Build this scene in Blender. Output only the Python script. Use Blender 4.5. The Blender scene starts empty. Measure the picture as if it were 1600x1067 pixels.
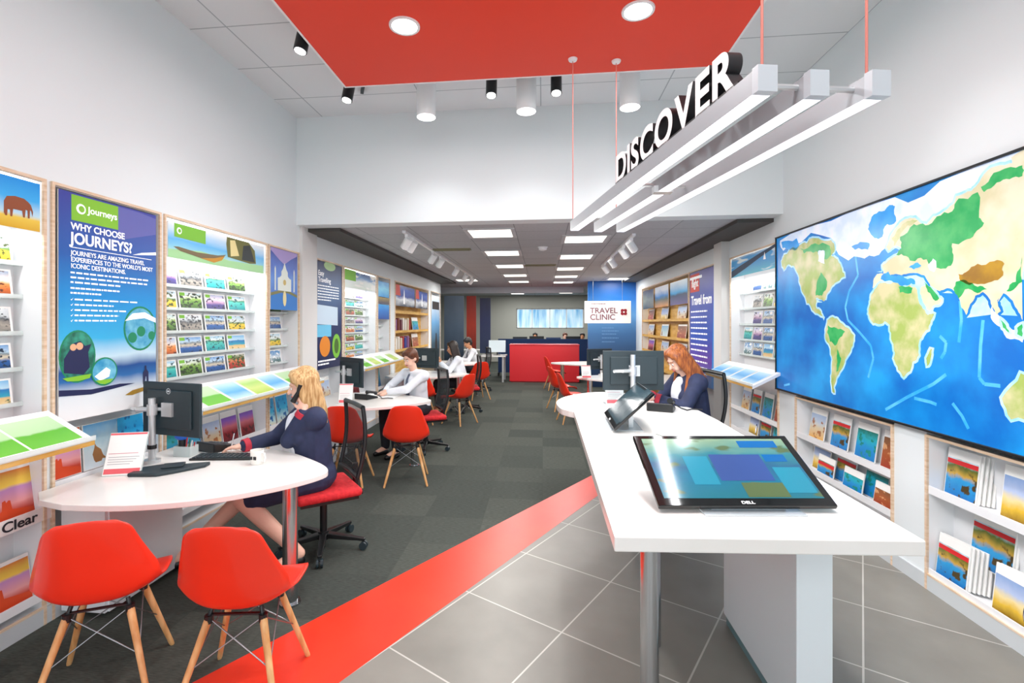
import bpy, bmesh, math, random
from mathutils import Vector, Matrix, Euler, noise
random.seed(7)
S = bpy.context.scene
COL = S.collection
PI = math.pi
def rad(a): return a * PI / 180

# ------------------------------------------------------------------ camera
cam = bpy.data.cameras.new('camera'); co = bpy.data.objects.new('camera', cam); COL.objects.link(co)
cam.sensor_width = 36; cam.lens = 765 / 1600 * 36
cam.shift_x = (800 - 763) / 1600; cam.shift_y = (505 - 533.5) / 1600
cam.clip_start = 0.05; cam.clip_end = 200
YAW = math.atan(85 / 765)
co.location = (0, 0, 1.65); co.rotation_euler = (PI / 2, 0, YAW)
S.camera = co
# ------------------------------------------------------------------ world, exposure
w = bpy.data.worlds.new('daylight'); S.world = w; w.use_nodes = True
bg = w.node_tree.nodes['Background']; bg.inputs[0].default_value = (0.90, 0.96, 1, 1); bg.inputs[1].default_value = 2.9
S.view_settings.view_transform = 'Standard'; S.view_settings.look = 'None'
S.view_settings.exposure = -0.1; S.view_settings.gamma = 1; S.view_settings.use_curve_mapping = False
def area(name, x, y, z, sx, sy, power, col=(1, 1, 1), parent=None):
    l = bpy.data.lights.new(name, 'AREA'); l.shape = 'RECTANGLE'; l.size = sx; l.size_y = sy; l.energy = power; l.color = col
    o = bpy.data.objects.new(name, l); COL.objects.link(o); o.location = (x, y, z)
    if parent: o.parent = parent
    return o
def spot(name, loc, target, power, ang=70, parent=None, r=.05, col=(1, 1, 1)):
    l = bpy.data.lights.new(name, 'SPOT'); l.energy = power; l.spot_size = rad(ang); l.spot_blend = .7; l.shadow_soft_size = r; l.color = col
    o = bpy.data.objects.new(name, l); COL.objects.link(o); o.location = loc
    o.rotation_euler = (Vector(target) - Vector(loc)).to_track_quat('-Z', 'Y').to_euler()
    if parent: o.parent = parent
    return o

# ------------------------------------------------------------------ materials
def lin(h):
    if not isinstance(h, str): return h
    h = h.lstrip('#'); r = []
    for i in (0, 2, 4):
        c = int(h[i:i + 2], 16) / 255; r.append(c / 12.92 if c <= .04045 else ((c + .055) / 1.055) ** 2.4)
    return (*r, 1)
MATS = {}
def M(name, col='#808080', rough=.5, metal=0, emit=0, alpha=1, coat=0, spec=.5, trans=0):
    if name in MATS: return MATS[name]
    m = bpy.data.materials.new(name); m.use_nodes = True; p = m.node_tree.nodes['Principled BSDF']
    p.inputs['Base Color'].default_value = lin(col); p.inputs['Roughness'].default_value = rough; p.inputs['Metallic'].default_value = metal
    p.inputs['Specular IOR Level'].default_value = spec; p.inputs['Coat Weight'].default_value = coat
    if emit:
        p.inputs['Emission Color'].default_value = lin(col); p.inputs['Emission Strength'].default_value = emit
    if alpha < 1: p.inputs['Alpha'].default_value = alpha
    if trans: p.inputs['Transmission Weight'].default_value = trans
    MATS[name] = m; return m
def nodes(m): return m.node_tree.nodes, m.node_tree.links, m.node_tree.nodes['Principled BSDF']
def noisy(name, c1, c2, scale=8, rough=.6, bump=0, stretch=(1, 1, 1), detail=4, coat=0, metal=0, spec=.5, lo=.35, hi=.65):
    if name in MATS: return MATS[name]
    m = M(name, c1, rough, metal, coat=coat, spec=spec); N, L, p = nodes(m)
    tc = N.new('ShaderNodeTexCoord'); mp = N.new('ShaderNodeMapping'); nz = N.new('ShaderNodeTexNoise'); r = N.new('ShaderNodeValToRGB')
    mp.inputs['Scale'].default_value = stretch; nz.inputs['Scale'].default_value = scale; nz.inputs['Detail'].default_value = detail
    L.new(tc.outputs['Object'], mp.inputs[0]); L.new(mp.outputs[0], nz.inputs['Vector']); L.new(nz.outputs[0], r.inputs[0])
    r.color_ramp.elements[0].color = lin(c1); r.color_ramp.elements[1].color = lin(c2); r.color_ramp.elements[0].position = lo; r.color_ramp.elements[1].position = hi
    L.new(r.outputs[0], p.inputs['Base Color'])
    if bump:
        b = N.new('ShaderNodeBump'); b.inputs['Strength'].default_value = bump; b.inputs['Distance'].default_value = .01
        L.new(nz.outputs[0], b.inputs['Height']); L.new(b.outputs[0], p.inputs['Normal'])
    return m
def grid(name, c1, c2, mortar, bw, bh, ms, rot=0, loc=(0, 0, 0), rough=.6, spec=.5, fine=0, bias=0, emit=0):
    if name in MATS: return MATS[name]
    m = M(name, c1, rough, spec=spec); N, L, p = nodes(m)
    tc = N.new('ShaderNodeTexCoord'); mp = N.new('ShaderNodeMapping'); br = N.new('ShaderNodeTexBrick')
    mp.vector_type = 'TEXTURE'; mp.inputs['Rotation'].default_value = (0, 0, rot); mp.inputs['Location'].default_value = loc
    br.offset = 0; br.squash = 1; br.inputs['Scale'].default_value = 1; br.inputs['Brick Width'].default_value = bw; br.inputs['Row Height'].default_value = bh
    br.inputs['Mortar Size'].default_value = ms; br.inputs['Mortar Smooth'].default_value = .1; br.inputs['Bias'].default_value = bias
    br.inputs['Color1'].default_value = lin(c1); br.inputs['Color2'].default_value = lin(c2); br.inputs['Mortar'].default_value = lin(mortar)
    L.new(tc.outputs['Object'], mp.inputs[0]); L.new(mp.outputs[0], br.inputs['Vector'])
    out = br.outputs['Color']
    if fine:
        nz = N.new('ShaderNodeTexNoise'); nz.inputs['Scale'].default_value = fine[0]; nz.inputs['Detail'].default_value = 6
        mp2 = N.new('ShaderNodeMapping'); mp2.inputs['Scale'].default_value = fine[2]; L.new(tc.outputs['Object'], mp2.inputs[0]); L.new(mp2.outputs[0], nz.inputs['Vector'])
        mx = N.new('ShaderNodeMix'); mx.data_type = 'RGBA'; mx.blend_type = 'OVERLAY'; mx.inputs[0].default_value = fine[1]
        L.new(out, mx.inputs[6]); L.new(nz.outputs[0], mx.inputs[7]); out = mx.outputs[2]
    L.new(out, p.inputs['Base Color'])
    return m
PICN = [0]
def pic(stops, amp=.25, scale=3, accent=None, ath=.6, ascale=6, zone=None, rough=.35, emit=0, vary=True, name=None):
    """printed picture: bands of colour stacked upwards, edges broken by noise, accent blotches"""
    PICN[0] += 1
    m = M(name or 'print_%d' % PICN[0], '#888888', rough); N, L, p = nodes(m)
    tc = N.new('ShaderNodeTexCoord'); sp = N.new('ShaderNodeSeparateXYZ'); nz = N.new('ShaderNodeTexNoise'); nz.noise_dimensions = '4D'
    nz.inputs['Scale'].default_value = scale; nz.inputs['Detail'].default_value = 3
    L.new(tc.outputs['Generated'], sp.inputs[0]); L.new(tc.outputs['Generated'], nz.inputs['Vector'])
    oi = N.new('ShaderNodeObjectInfo'); mu = N.new('ShaderNodeMath'); mu.operation = 'MULTIPLY'; mu.inputs[1].default_value = 20 if vary else 0
    L.new(oi.outputs['Random'], mu.inputs[0]); L.new(mu.outputs[0], nz.inputs['W'])
    a = N.new('ShaderNodeMath'); a.operation = 'MULTIPLY_ADD'; a.inputs[1].default_value = amp; L.new(nz.outputs[0], a.inputs[0]); L.new(sp.outputs[2], a.inputs[2])
    s = N.new('ShaderNodeMath'); s.operation = 'SUBTRACT'; s.inputs[1].default_value = amp * .5; L.new(a.outputs[0], s.inputs[0])
    r = N.new('ShaderNodeValToRGB'); cr = r.color_ramp
    cr.elements[0].position = stops[0][0]; cr.elements[0].color = lin(stops[0][1]); cr.elements[1].position = stops[-1][0]; cr.elements[1].color = lin(stops[-1][1])
    for q, c in stops[1:-1]:
        e = cr.elements.new(q); e.color = lin(c)
    L.new(s.outputs[0], r.inputs[0]); out = r.outputs[0]
    if accent:
        n2 = N.new('ShaderNodeTexNoise'); n2.noise_dimensions = '4D'; n2.inputs['Scale'].default_value = ascale; n2.inputs['Detail'].default_value = 2
        ad = N.new('ShaderNodeMath'); ad.operation = 'ADD'; ad.inputs[1].default_value = 5.3; L.new(mu.outputs[0], ad.inputs[0]); L.new(ad.outputs[0], n2.inputs['W']); L.new(tc.outputs['Generated'], n2.inputs['Vector'])
        g = N.new('ShaderNodeMapRange'); g.inputs[1].default_value = ath - .03; g.inputs[2].default_value = ath + .03; L.new(n2.outputs[0], g.inputs[0])
        fac = g.outputs[0]
        if zone:
            z = N.new('ShaderNodeMapRange'); z.inputs[1].default_value = zone; z.inputs[2].default_value = zone - .08; L.new(sp.outputs[2], z.inputs[0])
            mm = N.new('ShaderNodeMath'); mm.operation = 'MULTIPLY'; L.new(fac, mm.inputs[0]); L.new(z.outputs[0], mm.inputs[1]); fac = mm.outputs[0]
        mx = N.new('ShaderNodeMix'); mx.data_type = 'RGBA'; L.new(fac, mx.inputs[0]); L.new(out, mx.inputs[6]); mx.inputs[7].default_value = lin(accent); out = mx.outputs[2]
    L.new(out, p.inputs['Base Color'])
    if emit: L.new(out, p.inputs['Emission Color']); p.inputs['Emission Strength'].default_value = emit
    return m

# ------------------------------------------------------------------ mesh builder
class B:
    def __init__(s): s.v = []; s.f = []; s.m = []
    def face(s, pts, mi=0):
        n = len(s.v); s.v += [tuple(p) for p in pts]; s.f.append(list(range(n, n + len(pts)))); s.m.append(mi)
    def raw(s, vs, fs, mi=0):
        n = len(s.v); s.v += [tuple(p) for p in vs]
        for f in fs: s.f.append([n + i for i in f]); s.m.append(mi)
    def box(s, x0, x1, y0, y1, z0, z1, mi=0, T=None):
        vs = [Vector((x, y, z)) for z in (z0, z1) for y in (y0, y1) for x in (x0, x1)]
        if T: vs = [T @ v for v in vs]
        s.raw(vs, [(0, 2, 3, 1), (4, 5, 7, 6), (0, 1, 5, 4), (2, 6, 7, 3), (0, 4, 6, 2), (1, 3, 7, 5)], mi); return s
    def cyl(s, p0, p1, r0, r1=None, n=16, mi=0, cap=True):
        if r1 is None: r1 = r0
        p0 = Vector(p0); p1 = Vector(p1); d = (p1 - p0).normalized(); a = d.orthogonal().normalized(); b = d.cross(a)
        vs = [p + (a * math.cos(2 * PI * i / n) + b * math.sin(2 * PI * i / n)) * r for p, r in ((p0, r0), (p1, r1)) for i in range(n)]
        fs = [(i, (i + 1) % n, n + (i + 1) % n, n + i) for i in range(n)]
        if cap: fs += [tuple(reversed(range(n))), tuple(range(n, 2 * n))]
        s.raw(vs, fs, mi); return s
    def tube(s, pts, r, n=8, mi=0):
        pts = [Vector(p) for p in pts]; rings = []
        a = None
        for i, p in enumerate(pts):
            d = (pts[min(i + 1, len(pts) - 1)] - pts[max(i - 1, 0)]).normalized()
            a = d.orthogonal().normalized() if a is None else (a - d * a.dot(d)).normalized()
            b = d.cross(a); rr = r[i] if isinstance(r, (list, tuple)) else r
            rings += [p + (a * math.cos(2 * PI * k / n) + b * math.sin(2 * PI * k / n)) * rr for k in range(n)]
        fs = [(j * n + i, j * n + (i + 1) % n, (j + 1) * n + (i + 1) % n, (j + 1) * n + i) for j in range(len(pts) - 1) for i in range(n)]
        fs += [tuple(reversed(range(n))), tuple(range((len(pts) - 1) * n, len(pts) * n))]
        s.raw(rings, fs, mi); return s
    def lathe(s, prof, c=(0, 0), n=24, mi=0):
        vs = []; 
        for r, z in prof: vs += [(c[0] + r * math.cos(2 * PI * i / n), c[1] + r * math.sin(2 * PI * i / n), z) for i in range(n)]
        fs = [(j * n + i, j * n + (i + 1) % n, (j + 1) * n + (i + 1) % n, (j + 1) * n + i) for j in range(len(prof) - 1) for i in range(n)]
        fs += [tuple(reversed(range(n))), tuple(range((len(prof) - 1) * n, len(prof) * n))]
        s.raw(vs, fs, mi); return s
    def prism(s, pts, z0, z1, mi=0, mside=None, T=None):
        n = len(pts); vs = [Vector((x, y, z0)) for x, y in pts] + [Vector((x, y, z1)) for x, y in pts]
        if T: vs = [T @ v for v in vs]
        s.raw(vs, [tuple(reversed(range(n))), tuple(range(n, 2 * n))], mi)
        k = len(s.v) - 2 * n
        for i in range(n): s.f.append([k + i, k + (i + 1) % n, k + n + (i + 1) % n, k + n + i]); s.m.append(mi if mside is None else mside)
        return s
    def ell(s, c, r, n=16, k=10, mi=0, T=None):
        vs = [Vector((0, 0, r[2]))]
        for j in range(1, k):
            t = PI * j / k
            vs += [Vector((r[0] * math.sin(t) * math.cos(2 * PI * i / n), r[1] * math.sin(t) * math.sin(2 * PI * i / n), r[2] * math.cos(t))) for i in range(n)]
        vs.append(Vector((0, 0, -r[2])))
        if T: vs = [T @ v for v in vs]
        c = Vector(c); vs = [v + c for v in vs]; fs = [(0, 1 + i, 1 + (i + 1) % n) for i in range(n)]
        for j in range(k - 2): fs += [(1 + j * n + i, 1 + (j + 1) * n + i, 1 + (j + 1) * n + (i + 1) % n, 1 + j * n + (i + 1) % n) for i in range(n)]
        e = len(vs) - 1; q = 1 + (k - 2) * n; fs += [(q + i, e, q + (i + 1) % n) for i in range(n)]
        s.raw(vs, fs, mi); return s
    def cap(s, p0, p1, r0, r1, n=14):
        s.cyl(p0, p1, r0, r1, n); s.ell(p0, (r0,) * 3, n, 8); s.ell(p1, (r1,) * 3, n, 8); return s
    # flat artwork on a local X-Z sheet facing -Y
    def art(s, pts, lay=1, mi=0): s.face([(x, -.0006 * lay, z) for x, z in pts], mi); return s
    def disc(s, x, z, r, lay=1, mi=0, n=28, rz=None): return s.art([(x + r * math.cos(2 * PI * i / n), z + (rz or r) * math.sin(2 * PI * i / n)) for i in range(n)], lay, mi)
    def build(s, name, mats, parent=None, smooth=False, bevel=0, loc=None, rot=None, seg=2):
        me = bpy.data.meshes.new(name); me.from_pydata(s.v, [], s.f)
        if not isinstance(mats, (list, tuple)): mats = [mats]
        for m in mats: me.materials.append(m)
        me.polygons.foreach_set('material_index', s.m); me.update()
        if smooth:
            bm = bmesh.new(); bm.from_mesh(me); bmesh.ops.remove_doubles(bm, verts=bm.verts, dist=1e-5); bm.to_mesh(me); bm.free()
            me.polygons.foreach_set('use_smooth', [True] * len(me.polygons)); me.set_sharp_from_angle(angle=rad(40))
        o = bpy.data.objects.new(name, me); COL.objects.link(o)
        if parent: o.parent = parent
        if loc: o.location = loc
        if rot is not None: o.rotation_euler = (0, 0, rot) if not isinstance(rot, (tuple, list)) else rot
        if bevel:
            bm = bmesh.new(); bm.from_mesh(me); bmesh.ops.remove_doubles(bm, verts=bm.verts, dist=1e-5)
            es = [e for e in bm.edges if len(e.link_faces) == 2 and e.calc_face_angle(0) > rad(35)]
            bmesh.ops.bevel(bm, geom=es, offset=bevel, segments=seg, affect='EDGES', profile=.5); bm.to_mesh(me); bm.free()
        return o
def tag(o, label=None, cat=None, group=None, kind=None):
    if label: o['label'] = label
    if cat: o['category'] = cat
    if group: o['group'] = group
    if kind: o['kind'] = kind
    return o
def thing(name, label, cat, loc=(0, 0, 0), rot=0, group=None):
    o = bpy.data.objects.new(name, None); COL.objects.link(o); o.empty_display_size = .1
    o.location = loc; o.rotation_euler = (0, 0, rot); return tag(o, label, cat, group)
def struct(o): o['kind'] = 'structure'; return o
def copy_tree(o, parent=None):
    c = o.copy(); COL.objects.link(c); c.parent = parent
    for ch in list(o.children): copy_tree(ch, c)
    return c
def text(name, s, size, mat, parent, loc, depth=.0008, bold=0, align='LEFT', rot=(PI / 2, 0, 0), sx=1):
    c = bpy.data.curves.new(name, 'FONT'); c.body = s; c.size = size; c.extrude = depth; c.offset = bold; c.align_x = align
    t = bpy.data.objects.new(name, c); COL.objects.link(t); bpy.context.view_layer.update()
    me = bpy.data.meshes.new_from_object(t.evaluated_get(bpy.context.evaluated_depsgraph_get())); bpy.data.objects.remove(t)
    me.materials.clear(); mats = mat if isinstance(mat, (list, tuple)) else [mat]
    for m in mats: me.materials.append(m)
    if len(mats) > 1:
        for p in me.polygons: p.material_index = 0 if p.normal.z > .7 else 1
    o = bpy.data.objects.new(name, me); COL.objects.link(o); o.location = loc; o.rotation_euler = rot; o.scale = (sx, 1, 1)
    if parent: o.parent = parent
    return o
def blob(name, fn, voxel, mat, parent, smooth=5):
    """one continuous surface grown around overlapping forms"""
    b = B(); fn(b); o = b.build(name, mat)
    r = o.modifiers.new('r', 'REMESH'); r.mode = 'VOXEL'; r.voxel_size = voxel
    q = o.modifiers.new('s', 'SMOOTH'); q.factor = .5; q.iterations = smooth
    bpy.context.view_layer.update()
    me = bpy.data.meshes.new_from_object(o.evaluated_get(bpy.context.evaluated_depsgraph_get()))
    me.polygons.foreach_set('use_smooth', [True] * len(me.polygons))
    me.materials.clear(); me.materials.append(mat)
    bpy.data.objects.remove(o); o = bpy.data.objects.new(name, me); COL.objects.link(o); o.parent = parent
    return o

white = M('wall_white', '#e4ebed', .6); lam = noisy('white_laminate', '#e9e7e2', '#eeece8', 3, .22, spec=.5)
panelw = M('panel_white', '#eceef0', .4); edge = noisy('beech_edge', '#e8d2ba', '#d4b492', 6, .45, stretch=(1, 1, 8)); wood = noisy('honey_wood', '#dcb464', '#c4943f', 4, .5, stretch=(1, 1, 6))
legw = noisy('beech_leg', '#e2b57e', '#c98f55', 5, .45, stretch=(6, 6, .6)); redp = M('red_plastic', '#ee3218', .35, coat=.3)
chrome = M('chrome', '#c8ccd0', .18, 1); silver = M('silver_paint', '#d2d6d8', .3, .6); black = M('black_plastic', '#15181a', .35); dark = M('dark_grey_plastic', '#26343a', .45)
gloss = M('black_glass', '#0a0c0e', .06, spec=.6); glow = M('lamp_glow', '#ffffff', .5, emit=6); glow2 = M('panel_glow', '#fffaf0', .5, emit=2.6); tube = M('tube_glow', '#fbf6ff', .5, emit=2.2)
wpaint = M('white_paint', '#f4f5f6', .4); cardw = M('white_card', '#f7f7f4', .55); acry = M('clear_acrylic', '#e6f0ee', .15, alpha=.55); redc = M('red_card', '#d8242a', .5)
steel = M('wire_steel', '#8d9194', .3, .9); greenp = M('green_print', '#7cc03a', .5); wprint = M('white_print', '#ffffff', .5, emit=.25); carddark = M('ink_dark', '#20242c', .5)

# ================================================================== SETTING
YF, YB, YD = -1.7, 5.17, 12.9           # shop front, bulkhead, end of the display walls
XL, XR, ZC, ZR = -2.72, 2.38, 3.93, 2.74
# floors
tile = grid('grey_floor_tile', '#7c7a73', '#83817a', '#b9b7b0', .64, .64, .0045, rad(59), (.43, 3.19, 0), .38, fine=(3, .25, (1, 1, 1)))
b = B(); b.box(-6, 6, YF - .1, 21.2, -.12, -.004); struct(b.build('floor', tile))
def clipx(x): return x
stripL = lambda y: -1.6 + (y - 2.08) * .6405
stripR = lambda y: -.93 + (y - 2.157) * .5555
yl0 = 2.08 + (-2.72 + 1.6) / .6405; yl1 = 2.08 + (2.38 + 1.6) / .6405; yr0 = 2.157 + (-2.72 + .93) / .5555; yr1 = 2.157 + (2.38 + .93) / .5555
carp = grid('charcoal_carpet_tile', '#4c504a', '#3d423e', '#40443f', .5, .5, .001, 0, (0, .1, 0), .95, .2, fine=(26, .75, (1, 7, 1)))
N_, L_, p_ = nodes(carp)
b = B(); b.prism([(-2.72, yl0), (2.38, yl1), (2.38, 12.9), (4.5, 12.9), (4.5, 21), (-4.6, 21), (-4.6, 12.9), (-2.72, 12.9)], -.004, 0); struct(b.build('floor', carp))
redf = noisy('red_vinyl', '#e2331d', '#e93c22', 2, .35)
b = B(); b.prism([(-2.72, yl0), (-2.72, yr0), (2.38, yr1), (2.38, yl1)], -.004, .001); struct(b.build('trim_1', redf))
b = B(); b.prism([(-2.72, YF), (2.38, YF), (2.38, yr1), (-2.72, yr0)], -.004, 0)
struct(b.build('floor', tile))
# walls: deep back wall, and the boxed face that frames the display bays
W = B()
def wallseg(y0, y1, z0, z1, side=-1, d=.2, bl=None):
    bl = bl or W
    x0, x1 = (XL - d, XL) if side < 0 else (XR, XR + d)
    bl.box(x0, x1, y0, y1, z0, z1)
LB = [(1.15, 2.405), (2.435, 3.22), (3.25, 4.58), (4.60, 5.22), (5.63, 6.41), (6.46, 7.78), (7.84, 8.50), (8.80, 11.45), (11.72, 12.8)]  # left bays
RB = [(5.25, 6.54), (3.62, 4.92), (2.0, 3.335), (6.9, 8.28), (8.30, 12.1)]                                                              # right bays
b = B(); b.box(XL - .35, XL - .2, YF, 12.9, 0, ZC); b.box(XL - .2, XL, YF, 12.9, 2.44, ZC); b.box(XL - .2, XL, YF, 1.15, 0, 2.44)
for y0, y1 in ((2.405, 2.435), (3.22, 3.25), (4.58, 4.60), (5.22, 5.63), (6.41, 6.46), (7.78, 7.84), (8.50, 8.80), (11.45, 11.72), (12.8, 12.9)): b.box(XL - .2, XL, y0, y1, 0, 2.44)
struct(b.build('wall_left', white))
b = B(); b.box(XR + .2, XR + .35, YF, 12.9, 0, ZC); b.box(XR, XR + .2, YF, 12.9, 2.48, ZC); b.box(XR, XR + .2, YF, 2.0, 0, 2.48)
for y0, y1 in ((3.335, 3.62), (4.92, 5.25), (6.54, 6.9), (8.28, 8.30), (12.1, 12.9)): b.box(XR, XR + .2, y0, y1, 0, 2.48)
b.box(XR, XR + .2, 2.0, 5.25, .98, 2.48)
struct(b.build('wall_right', white))
b = B(); b.box(XR - .1, XR, 6.58, 6.86, 0, 2.74); struct(b.build('trim_2', M('pilaster_grey', '#dcdcda', .5)))
b = B(); b.box(XL, XL + .035, 5.24, 5.60, 0, 2.74); struct(b.build('trim_3', M('pilaster_grey')))
for nm, x0, x1, y0, y1 in (('baseboard_left', XL, XL + .012, YF, 12.8), ('baseboard_right', XR - .012, XR, YF, 12.8)):
    b = B(); b.box(x0, x1, y0, y1, 0, .09); struct(b.build(nm, M('skirting_grey', '#c9cfd2', .4)))
# bulkhead and ceilings
b = B(); b.box(XL, XR, YB, YB + .2, ZR, ZC + .1); struct(b.build('wall_bulkhead', white))
tc_ = grid('ceiling_tile_front', '#e4e8ea', '#e1e6e8', '#aeb6ba', 1.2, .6, .006, 0, (-2.42, -.13 + .05, 0), .8)
b = B(); b.box(XL, XR, YF, YB, ZC, ZC + .1); struct(b.build('ceiling', tc_))
tr_ = grid('ceiling_tile_rear', '#bdbfc2', '#b4b7bb', '#8b8e92', .6, .6, .006, 0, (-.32, .43, 0), .8, fine=(30, .2, (1, 3, 1)))
b = B(); b.box(XL, 4.5, YB + .2, 14.9, ZR, ZR + .1); struct(b.build('ceiling', tr_))
b = B(); b.box(-4.6, 4.5, 14.9, 21.2, ZR + .1, ZR + .2); b.box(-4.6, XL, 12.9, 14.9, ZR, ZR + .1); struct(b.build('ceiling', tr_))
b = B(); b.box(-4.6, 1.2, 14.7, 14.9, 2.56, 2.74); struct(b.build('trim_4', M('beam_grey', '#bfc6ce', .5)))
b = B(); b.box(XL, XL + .42, YB + .2, 12.9, 2.70, 2.738); struct(b.build('shade_strip_left', M('border_shade_dark', '#4a4744', .7)))  # dark flat strip: shade along the left ceiling border put into colour
b = B(); b.box(XR - .36, XR, YB + .2, 12.9, 2.70, 2.738); struct(b.build('shade_strip_right', M('border_shade_dark')))  # same dark colour paints the shadow at the right rear ceiling edge
# far office
fw = M('office_wall', '#b4b6ae', .7)
b = B(); b.box(-4.6, -1.1, 21, 21.2, 0, 2.9); b.box(-1.1, 1.72, 21, 21.2, 0, 1.45); b.box(-1.1, 1.72, 21, 21.2, 2.26, 2.9); b.box(1.72, 4.5, 21, 21.2, 0, 2.9); struct(b.build('wall_back', fw))
b = B(); b.box(-4.75, -4.6, 12.9, 21.2, 0, 2.94); b.box(-4.6, XL - .35, 12.8, 12.9, 0, 2.94); struct(b.build('wall_office_left', fw))
b = B(); b.box(4.5, 4.65, 12.3, 21.2, 0, 2.94); struct(b.build('wall_office_right', fw))
blind = noisy('window_blind', '#5f9cc4', '#d8ecf4', 4, .6, stretch=(1, 1, .15)); _n, _l, _p = nodes(blind); _l.new([n for n in _n if n.type == 'VALTORGB'][0].outputs[0], _p.inputs['Emission Color']); _p.inputs['Emission Strength'].default_value = .8
b = B(); b.box(-1.1, 1.72, 21.05, 21.07, 1.45, 2.26); wn = struct(b.build('window_2', blind))
b = B()
for x in (-1.1, -.45, .3, 1.0, 1.7): b.box(x - .02, x + .02, 21.0, 21.05, 1.45, 2.26)
b.box(-1.1, 1.72, 21.0, 21.05, 1.43, 1.47); b.box(-1.1, 1.72, 21.0, 21.05, 2.24, 2.28)
b.build('window_frame', wpaint, wn)
# blue feature wall at the far right
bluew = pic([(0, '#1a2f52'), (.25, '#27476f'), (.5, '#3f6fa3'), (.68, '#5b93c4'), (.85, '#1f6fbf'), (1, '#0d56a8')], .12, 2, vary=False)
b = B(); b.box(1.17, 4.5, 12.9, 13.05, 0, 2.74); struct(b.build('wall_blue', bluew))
# shop front behind the camera
sf = M('shopfront_frame', '#3a3d40', .4, .5)
b = B()
for x in (-2.72, -1.5, -.3, .55, 1.4, 2.3): b.box(x, x + .08, YF - .05, YF + .05, 0, ZC)
for z in (0, 2.5, ZC - .1): b.box(XL, XR, YF - .05, YF + .05, z, z + .1)
struct(b.build('window_1', sf))
b = B(); b.box(-12, 12, -14, YF - .1, -.14, -.02); struct(b.build('floor', M('pavement', '#a8a6a2', .8)))

# suspended red ceiling raft
t = thing('ceiling_raft', 'large flat red raft hanging under the high front ceiling', 'ceiling raft', (-.15, 1.75, 3.70))
b = B(); b.box(-1.55, 1.55, -2.6, 2.33, 0, .06, 0); b.build('raft_panel', M('raft_red', '#ee3a18', .5), t)
b = B(); 
for x0, x1, y0, y1 in ((-1.56, -1.545, -2.6, 2.33), (1.545, 1.56, -2.6, 2.33), (-1.56, 1.56, 2.33, 2.345)): b.box(x0, x1, y0, y1, -.004, .062)
b.build('raft_edge', wpaint, t)
b = B()
for x in (-1.2, 1.2):
    for y in (-2, 1.9): b.cyl((x, y, .06), (x, y, .23), .008)
b.build('hanger_rod', steel, t)

# ================================================================== LIGHTS IN THE PLACE
for i, (x, y, wh) in enumerate(((-.946, 3.288, 'left'), (.621, 3.296, 'right'), (-.95, 1.2, 'rear left'), (.62, 1.2, 'rear right'))):
    t = thing('downlight', 'round flush downlight in the red raft, the %s one' % wh, 'downlight', (x, y, 3.70), 0, 'round downlights in the red raft')
    b = B(); b.lathe([(.075, -.002), (.095, -.012), (.105, -.01), (.107, 0)], n=32); b.build('trim_ring', wpaint, t, True)
    b = B(); b.cyl((0, 0, -.004), (0, 0, -.009), .088, n=32); b.build('diffuser', glow, t, True)
    l = bpy.data.lights.new('downlight_lamp', 'AREA'); l.shape = 'DISK'; l.size = .17; l.energy = 26; lo = bpy.data.objects.new('lamp', l); COL.objects.link(lo); lo.parent = t; lo.location = (0, 0, -.02)
for i, (x, y) in enumerate(((.232, 3.846), (.571, 3.912))):
    b = B(); b.lathe([(.0, -.02), (.03, -.016), (.036, -.004), (.036, 0)], n=20)
    tag(b.build('ceiling_rose', wpaint, None, True, loc=(x, y, 3.70)), 'small round wire cap on the red raft, %s of the two' % ('left' if i == 0 else 'right'), 'ceiling rose', 'wire caps on the red raft')
# ceiling panels of the rear shop
k = 0
ords = ['nearest', 'second', 'third', 'fourth', 'fifth', 'sixth', 'seventh']
def cpanel(x, y, z, lab, power=22, sx=.5, sy=.5):
    t = thing('ceiling_light', lab, 'ceiling light', (x, y, z), 0, 'square ceiling light panels')
    b = B()
    for a in ((-.30, -sx / 2, -.3, .3), (sx / 2, .30, -.3, .3), (-sx / 2, sx / 2, -.3, -sy / 2), (-sx / 2, sx / 2, sy / 2, .3)): b.box(a[0], a[1], a[2], a[3], -.012, 0)
    b.build('frame', M('panel_frame', '#c9cbcd', .5), t)
    b = B(); b.box(-sx / 2, sx / 2, -sy / 2, sy / 2, -.008, -.003); b.build('diffuser', glow2, t)
    l = area('lamp', 0, 0, -.02, sx, sy, power, (1, .98, .95), t); return t
for i, y in enumerate((5.88, 7.56, 9.3, 11.1, 12.8)): cpanel(-.62, y, ZR, 'square ceiling light, %s in the left row' % ords[i])
for i, y in enumerate((6.42, 8.1, 9.85, 11.5, 13.1)): cpanel(.54, y, ZR, 'square ceiling light, %s in the right row' % ords[i])
cpanel(1.85, 12.2, ZR, 'square ceiling light above the blue wall at far right')
cpanel(-1.9, 12.2, ZR, 'square ceiling light at far left above the last desk')
for i, (x, y) in enumerate(((-2.6, 15.9), (-1.35, 16.4), (-1.4, 18.2), (-1.0, 19.6), (.3, 15.9), (.35, 17.6), (.9, 19.3), (2.0, 18.0))):
    cpanel(x, y, ZR + .1, 'square office ceiling light beyond the beam, %s row, %s from left' % (['front', 'front', 'third', 'back', 'front', 'second', 'back', 'third'][i], ['first', 'second', 'first', 'first', 'third', 'first', 'second', 'second'][i]), 26)
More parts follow.
